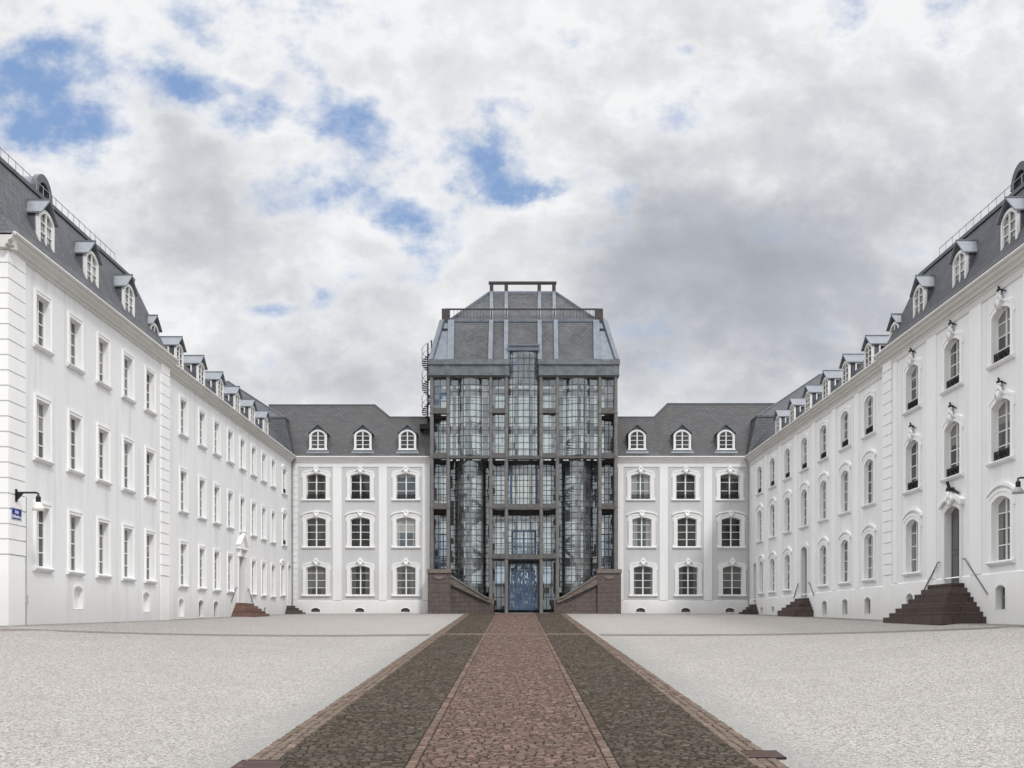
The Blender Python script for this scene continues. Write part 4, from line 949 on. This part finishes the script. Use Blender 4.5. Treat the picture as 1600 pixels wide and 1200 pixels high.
    up = [(u0[0], Yb+.25, zu), (u0[1], Yb+.25, zu), (u0[1], YB-d1, zu), (u0[0], YB-d1, zu)]; tp = [(u1[0], Yt, zt), (u1[1], Yt, zt), (u1[1], YB-3, zt), (u1[0], YB-3, zt)]
    r = MB(); r.add([lo[1], lo[2], md[2], md[1]], [(0, 1, 2, 3)]); r.add([lo[2], lo[3], md[3], md[2]], [(0, 1, 2, 3)]); r.add([lo[3], lo[0], md[0], md[3]], [(0, 1, 2, 3)])
    def fp(x, q): return (x, lerp(Y-.1, Yb, q), lerp(ze, zb_, q))
    xa_, xb_ = X(795), X(841.5); q0 = .40
    r.add([lo[0], fp(xa_, 0), fp(xa_, 1), md[0]], [(0, 1, 2, 3)]); r.add([fp(xb_, 0), lo[1], md[1], fp(xb_, 1)], [(0, 1, 2, 3)]); r.add([fp(xa_, q0), fp(xb_, q0), fp(xb_, 1), fp(xa_, 1)], [(0, 1, 2, 3)])
    loft(r, [up, tp]); r.add(tp, [(0, 1, 2, 3)]); obj('roof', r, 'brown_slate', root)
    r = MB(); r.box(xl1-.02, xr1+.02, Yb-.06, YB-d1+.06, zb_, zb_+.25); obj('roof_break', r, 'lead', root)
    def on_roof(px, q, lift=.0):                   # point on the steep front slope, px measured at the eave plane
        return None
    rib = MB()
    def slope(px0, q): d = lerp(Y-.1, Yb, q); return d, lerp(ze, zb_, q)
    for pl_, pt, w_ in ((766, 767.5, .34), (790.5, 791, .34), (843.5, 843, .34), (869, 868.2, .34), (704, 705, .5), (932.5, 931.5, .5)):
        a3 = (X(pl_, Y-.1), Y-.16, ze); b3 = (X(pt, Yb), Yb-.06, zb_+.1); rib.bar(a3, b3, w_, .2)
    for pl_, pt in ((673.5, 691.5), (963.5, 944)): rib.bar((X(pl_, Y-.1), Y-.12, ze), (X(pt, Yb), Yb-.04, zb_+.1), .4, .25)
    for pl_, pt in ((768, 767.8), (791, 791), (842.8, 843), (866, 865.8)):
        rib.bar((X(pl_, Yb+.2), Yb+.2, zu), (X(pt, Yt), Yt-.04, zt+.05), .28, .2)
    rib.bar((up[0][0], up[0][1], zu), tp[0], .3, .2); rib.bar((up[1][0], up[1][1], zu), tp[1], .3, .2); rib.bar(tp[0], tp[1], .2, .2)
    obj('roof_ribs', rib, 'lead', root)
    # lead corner panels with their slot openings
    for s, (e0, e1, t0, t1) in ((-1, (676, 701, 693, 703)), (1, (936, 961, 933, 943))):
        r = MB(); r.add([(X(e0, Y-.1), Y-.135, ze+.02), (X(e1, Y-.1), Y-.135, ze+.02), (X(t1, Yb), Yb-.035, zb_), (X(t0, Yb), Yb-.035, zb_)], [(0, 1, 2, 3)]); obj('corner_panel', r, 'lead', root)
        r = MB(); q = .78; d, z = slope(0, q); c = X(694 if s < 0 else 940, d); r.box(c-.28, c+.28, d-.10, d+.2, z-.05, z+.12); obj('slot', r, 'interior_dark', root)
    # centre light breaking into the roof
    r = MB(); r.box(X(794), X(842.5), Y-.1, Y+1.6, Z(548), Z(540)); r.box(X(793), X(843.5), Y-.2, Y-.1, Z(541), Z(538.5)); r.box(X(794), X(796.5), Y-.02, Y+1.3, Z(571), Z(548)); r.box(X(840), X(842.5), Y-.02, Y+1.3, Z(571), Z(548)); obj('dormer_head', r, 'lead', root)
    # open frames on the roof
    r = MB(); pz = Z(441.5, Yt)
    for px in (768, 791, 842.5, 865.5): r.box(X(px, Yt)-.15, X(px, Yt)+.15, Yt-.1, Yt+.2, zt-.2, pz-.12)
    for px in (768, 865.5): r.box(X(px, Yt)-.15, X(px, Yt)+.15, Yt+2.0, Yt+2.3, zt-.2, pz-.12); r.box(X(px, Yt)-.08, X(px, Yt)+.08, Yt+.1, Yt+2.0, pz-.118, pz+.055)
    r.box(X(763.5, Yt), X(869.5, Yt), Yt-.14, Yt+.22, pz-.12, pz+.06); obj('roof_frame', r, 'dark_concrete', root)
    r = MB(); pz = Z(483.5, Yb)
    for px in (696.5, 936): r.box(X(px, Yb)-.32, X(px, Yb)+.32, Yb-.1, Yb+.5, zb_-.1, pz+.05)
    r.box(X(697, Yb), X(936, Yb), Yb+.0, Yb+.14, pz-.02, pz+.09)
    for px in (768, 791, 842.5, 866): r.box(X(px, Yb)-.05, X(px, Yb)+.05, Yb+.02, Yb+.1, zb_+.25, pz)
    for i in range(1, 12): 
        for a3, b3 in ((704, 766), (870, 932)): x = lerp(X(a3, Yb), X(b3, Yb), i/12); r.box(x-.015, x+.015, Yb+.05, Yb+.08, zb_+.25, pz)
    obj('terrace_rail', r, 'dark_concrete', root)
    return root
tower()

# spiral fire stair beside the tower
def spiral():
    Y = 91.6; cx, _ = P(668.5, 600, Y); K = Y/F; z0 = (CY-662)*K; z1 = (CY-533)*K
    root = thing('spiral_staircase', 'thin dark spiral fire stair beside the roof of the glass tower', 'staircase', (cx, Y, z0))
    b = MB(); b.tube([(cx, Y, z0), (cx, Y, z1-.2)], .06, 8); b.bar((cx+.3, Y+.1, z0+3.4), (cx+.3, Y+.1, z1+.1), .1); obj('pole', b, 'dark_iron', root)
    n = 40; turns = 2.9; R = .5; b = MB()
    for i in range(n):
        a = i/n*turns*2*PI; z = lerp(z0, z1-1.0, i/n); p = [(cx, Y, z), (cx+R*math.cos(a), Y+R*math.sin(a), z), (cx+R*math.cos(a+.55), Y+R*math.sin(a+.55), z)]
        b.add(p+[(x, y, zz+.07) for x, y, zz in p], [(0, 2, 1), (3, 4, 5), (0, 1, 4, 3), (1, 2, 5, 4), (2, 0, 3, 5)])
    obj('treads', b, 'dark_iron', root)
    for off in (.45, 1.0):
        b = MB(); b.tube([(cx+R*math.cos(i/90*turns*2*PI), Y+R*math.sin(i/90*turns*2*PI), lerp(z0, z1-1.0, i/90)+off) for i in range(91)], .017, 5); obj('handrail', b, 'handrail_metal', root)
    b = MB()
    for i in range(0, n, 2): a = i/n*turns*2*PI; z = lerp(z0, z1-1.0, i/n); b.bar((cx+R*math.cos(a), Y+R*math.sin(a), z), (cx+R*math.cos(a), Y+R*math.sin(a), z+1.0), .018)
    obj('balusters', b, 'handrail_metal', root)
    b = MB(); b.box(cx-.65, cx+.6, Y-.5, Y+.5, z0-.5, z0-.12); b.box(cx-.3, cx+.3, Y-.3, Y+.4, z0-1.4, z0-.5); obj('landing', b, 'dark_iron', root)
spiral()

# ------------------------------------------------------------------ wall lamps and street sign
def wall_lamp(x, Y, z, s, label, arm, shade=('lamp_glass', 1.0)):
    root = thing('wall_lamp', label, 'lamp', (x, Y, z), 'bracket lamps on the wings')
    b = MB(); b.box(*sorted((x, x-s*.05)), Y-.07, Y+.07, z-.32, z+.12); b.prism([(x-s*.05, z-.28), (x-s*.05, z), (x-s*.3, z-.0)] if s < 0 else [(x-s*.05, z), (x-s*.05, z-.28), (x-s*.3, z)], Y-.03, Y+.03); obj('wall_plate', b, 'black_iron', root)
    b = MB(); xe = x-s*arm; b.tube([(x, Y, z), (xe+s*.08, Y, z), (xe, Y, z-.03), (xe, Y, z-.12)], .035, 8); obj('arm', b, 'black_iron', root)
    b = MB(); b.lathe([(0, z-.1), (.05, z-.1), (.085, z-.16), (.085, z-.34), (0, z-.34)], xe, Y, 14); obj('cap', b, 'black_iron', root, smooth=False)
    b = MB(); k = shade[1]; b.lathe([(.085, z-.335), (.13, z-.335-.09*k), (.19, z-.335-.25*k), (.215, z-.335-.39*k), (.19, z-.335-.41*k), (0, z-.335-.41*k)], xe, Y, 18); obj('lamp_shade', b, shade[0], root, smooth=True)
wall_lamp(-17.49, 39.2, 4.62, -1, 'black bracket lamp with a pale glass shade above the blue street sign', .80, ('lamp_glass', .72))
wall_lamp(18.34, 39.42, 5.17, 1, 'dark bracket lamp with a short dark shade on the near right wall', .64, ('pipe_grey', .55))
def street_sign():
    Y0, Y1 = 38.84, 39.66; z0, z1 = 3.66, 4.08; x = -17.485
    root = thing('street_sign', 'small blue street name plate with white lettering below the bracket lamp', 'sign', (x, (Y0+Y1)/2, z0))
    b = MB(); b.box(x-.01, x+.015, Y0, Y1, z0, z1); obj('plate', b, 'sign_blue', root)
    b = MB(); xx = x+.02
    ring2 = [(Y0+.015, z0+.015), (Y0+.015, z1-.015), (Y1-.015, z1-.015), (Y1-.015, z0+.015), (Y0+.015, z0+.015)]
    for p, q in zip(ring2, ring2[1:]): b.bar((xx-.004, p[0], p[1]), (xx-.004, q[0], q[1]), .014, .014)
    obj('rim', b, 'sign_white', root)
    for txt, size, zz in (('Am', .2, z0+.225), ('Schlossberg', .155, z0+.075)):
        cu = bpy.data.curves.new('lettering', 'FONT'); cu.body = txt; cu.size = size; cu.align_x = 'CENTER'; cu.extrude = .003; cu.offset = .004
        tmp = bpy.data.objects.new('tmp', cu); C.objects.link(tmp)
        bpy.context.view_layer.update(); me = bpy.data.meshes.new_from_object(tmp.evaluated_get(bpy.context.evaluated_depsgraph_get())); bpy.data.objects.remove(tmp)
        me.materials.clear(); me.materials.append(M['sign_white'])
        put('lettering', me, root, Matrix.Translation((x+.02, (Y0+Y1)/2, zz)) @ Matrix.Rotation(PI/2, 4, 'Z') @ Matrix.Rotation(PI/2, 4, 'X'))
street_sign()

# ------------------------------------------------------------------ sky and sun
SUN = Vector((.34, -.70, .75)).normalized()
wd = bpy.data.worlds.new('World'); bpy.context.scene.world = wd; wd.use_nodes = True
class WN(NT):
    def __init__(s): s.t = wd.node_tree; s.n = s.t.nodes; s.l = s.t.links
w = WN(); w.n.clear()
d = w.node('ShaderNodeTexCoord').outputs['Generated']; sep = w.node('ShaderNodeSeparateXYZ', {0: d})
dx, dy, dz = sep.outputs
ay = w.math('MAXIMUM', w.math('ABSOLUTE', dy), .12)
u = w.math('DIVIDE', dx, ay); v = w.math('DIVIDE', dz, ay)
uv = w.node('ShaderNodeCombineXYZ', {0: u, 1: w.math('MULTIPLY', v, 1.25), 2: w.math('MULTIPLY', w.math('SIGN', dy), 3.0)}).outputs[0]
warp = w.node('ShaderNodeTexNoise', {'Vector': uv, 'Scale': 7.0, 'Detail': 6.0, 'Roughness': .6})
wo = w.node('ShaderNodeVectorMath', {0: warp.outputs['Color'], 1: (.5, .5, .5)}, operation='SUBTRACT').outputs[0]
ws = w.node('ShaderNodeSeparateXYZ', {0: wo})
uw = w.math('ADD', u, w.math('MULTIPLY', ws.outputs[0], .16)); vw = w.math('ADD', v, w.math('MULTIPLY', ws.outputs[1], .13))
def blob(px, py, rx, ry, amp):                     # a soft cloud mass in the direction seen at (px, py) of the survey
    u0, v0 = (px-CX)/F, (CY-py)/F
    a = w.math('DIVIDE', w.math('SUBTRACT', uw, u0), rx/F); b = w.math('DIVIDE', w.math('SUBTRACT', vw, v0), ry/F)
    r2 = w.math('ADD', w.math('MULTIPLY', a, a), w.math('MULTIPLY', b, b))
    return w.math('MULTIPLY', w.math('EXPONENT', w.math('MULTIPLY', r2, -1.0)), amp)
def total(lst):
    t = blob(*lst[0])
    for q in lst[1:]: t = w.math('ADD', t, blob(*q))
    return t
fb = w.noise(uv, 11.0, 8, .6); fb2 = w.noise(uv, 3.3, 7, .58)
blue = total([(20, 110, 110, 80, .42), (90, 215, 130, 45, .55), (270, 125, 75, 40, .72), (110, 200, 120, 40, .3), (30, 130, 130, 70, .25), (430, 120, 90, 40, .5), (530, 195, 62, 60, .8), (740, 235, 58, 42, 1.0), (840, 265, 70, 20, .85),
              (590, 310, 90, 40, .42), (435, 452, 70, 24, .8), (960, 315, 50, 30, .5), (920, 375, 60, 24, .45), (1095, 82, 40, 20, .5), (1345, 45, 30, 50, .42), (610, 335, 80, 34, .6), (420, 340, 50, 40, .3), (330, 190, 430, 210, .46), (290, 270, 130, 90, -.5), (430, 240, 70, 60, -.3), (700, 90, 160, 70, -.2)])
dens = w.math('ADD', blue, w.math('MULTIPLY', w.math('SUBTRACT', fb, .515), 3.3))
mask = w.node('ShaderNodeMapRange', {0: dens, 1: .16, 2: 1.15}, interpolation_type='SMOOTHSTEP').outputs[0]   # 1 = open blue
grey = total([(1010, 330, 60, 110, .35), (1000, 450, 70, 80, .35), (1160, 440, 230, 125, 1.5), (1080, 380, 150, 90, .4), (1330, 520, 200, 60, .5), (1400, 300, 220, 120, .35), (520, 575, 190, 60, .6), (270, 300, 130, 110, .42), (330, 400, 120, 70, .22), (1250, 200, 200, 60, .22), (60, 60, 120, 50, .15), (600, 420, 60, 40, .2), (900, 470, 60, 60, .2), (1560, 330, 120, 120, .28)])
# relief of the puffs: density against the density a little nearer the sun
uvs = w.node('ShaderNodeVectorMath', {0: uv, 1: (.012, .03, 0)}, operation='ADD').outputs[0]
rel = w.math('SUBTRACT', fb, w.noise(uvs, 11.0, 8, .6))
uvb = w.node('ShaderNodeVectorMath', {0: uv, 1: (.03, .075, 0)}, operation='ADD').outputs[0]
rel2 = w.math('SUBTRACT', fb2, w.noise(uvb, 3.3, 7, .58))
shade = w.math('ADD', w.math('DIVIDE', grey, w.math('ADD', 1.0, w.math('MULTIPLY', grey, .3))), .14)
shade = w.math('ADD', shade, w.math('MULTIPLY', w.math('SUBTRACT', fb2, .5), .95))
shade = w.math('ADD', shade, w.math('ADD', w.math('MULTIPLY', rel2, -1.7), w.math('MULTIPLY', rel, -1.0)))
shade = w.math('SUBTRACT', shade, w.math('MULTIPLY', w.node('ShaderNodeMapRange', {0: dens, 1: -.2, 2: .4}, interpolation_type='SMOOTHSTEP').outputs[0], .16))
lift = w.node('ShaderNodeMapRange', {0: dz, 1: .46, 2: .95, 3: 1.0, 4: 3.2}, interpolation_type='SMOOTHSTEP').outputs[0]
shade = w.math('ADD', w.math('MULTIPLY', shade, .88), .02)
shade = w.math('DIVIDE', shade, w.math('ADD', 1.0, w.math('MULTIPLY', w.math('ABSOLUTE', shade), .4)))
ccol = w.ramp(shade, [(0.0, (.945, .95, .96)), (.185, (.82, .83, .848)), (.42, (.655, .675, .708)), (.66, (.505, .53, .575)), (.95, (.39, .415, .46))])
sky = w.node('ShaderNodeTexSky', sky_type='NISHITA', sun_disc=False, sun_elevation=math.asin(SUN.z), sun_rotation=math.atan2(SUN.x, SUN.y))
tint = w.mix(.7, sky.outputs[0], (2.5, 3.85, 6.6))
bg1 = w.node('ShaderNodeBackground', {'Color': tint, 'Strength': .11}); bg2 = w.node('ShaderNodeBackground', {'Color': ccol, 'Strength': w.math('MULTIPLY', lift, .96)})
mx = w.node('ShaderNodeMixShader', {0: mask}); w.l.new(bg2.outputs[0], mx.inputs[1]); w.l.new(bg1.outputs[0], mx.inputs[2])
out = w.node('ShaderNodeOutputWorld'); w.l.new(mx.outputs[0], out.inputs['Surface'])
sl = bpy.data.lights.new('sun', 'SUN'); sl.energy = 1.6; sl.angle = math.radians(7); sl.color = (1, .98, .955)
so = bpy.data.objects.new('sun', sl); C.objects.link(so); so.rotation_euler = (-SUN).to_track_quat('-Z', 'Y').to_euler(); so.location = SUN*200

# ------------------------------------------------------------------ camera
cam = bpy.data.cameras.new('camera'); co = bpy.data.objects.new('camera', cam); C.objects.link(co)
co.location = (0, 0, 0); co.rotation_euler = (PI/2, 0, 0)
cam.sensor_width = 36; cam.lens = 36*F/1600; cam.shift_x = (800-CX)/1600; cam.shift_y = (CY-600)/1600
cam.clip_start = .1; cam.clip_end = 8000
sc = bpy.context.scene; sc.camera = co
sc.view_settings.view_transform = 'Standard'; sc.view_settings.look = 'None'; sc.view_settings.exposure = 0; sc.view_settings.gamma = 1
sc.cycles.max_bounces = 8; sc.cycles.transparent_max_bounces = 24; sc.cycles.use_denoising = True
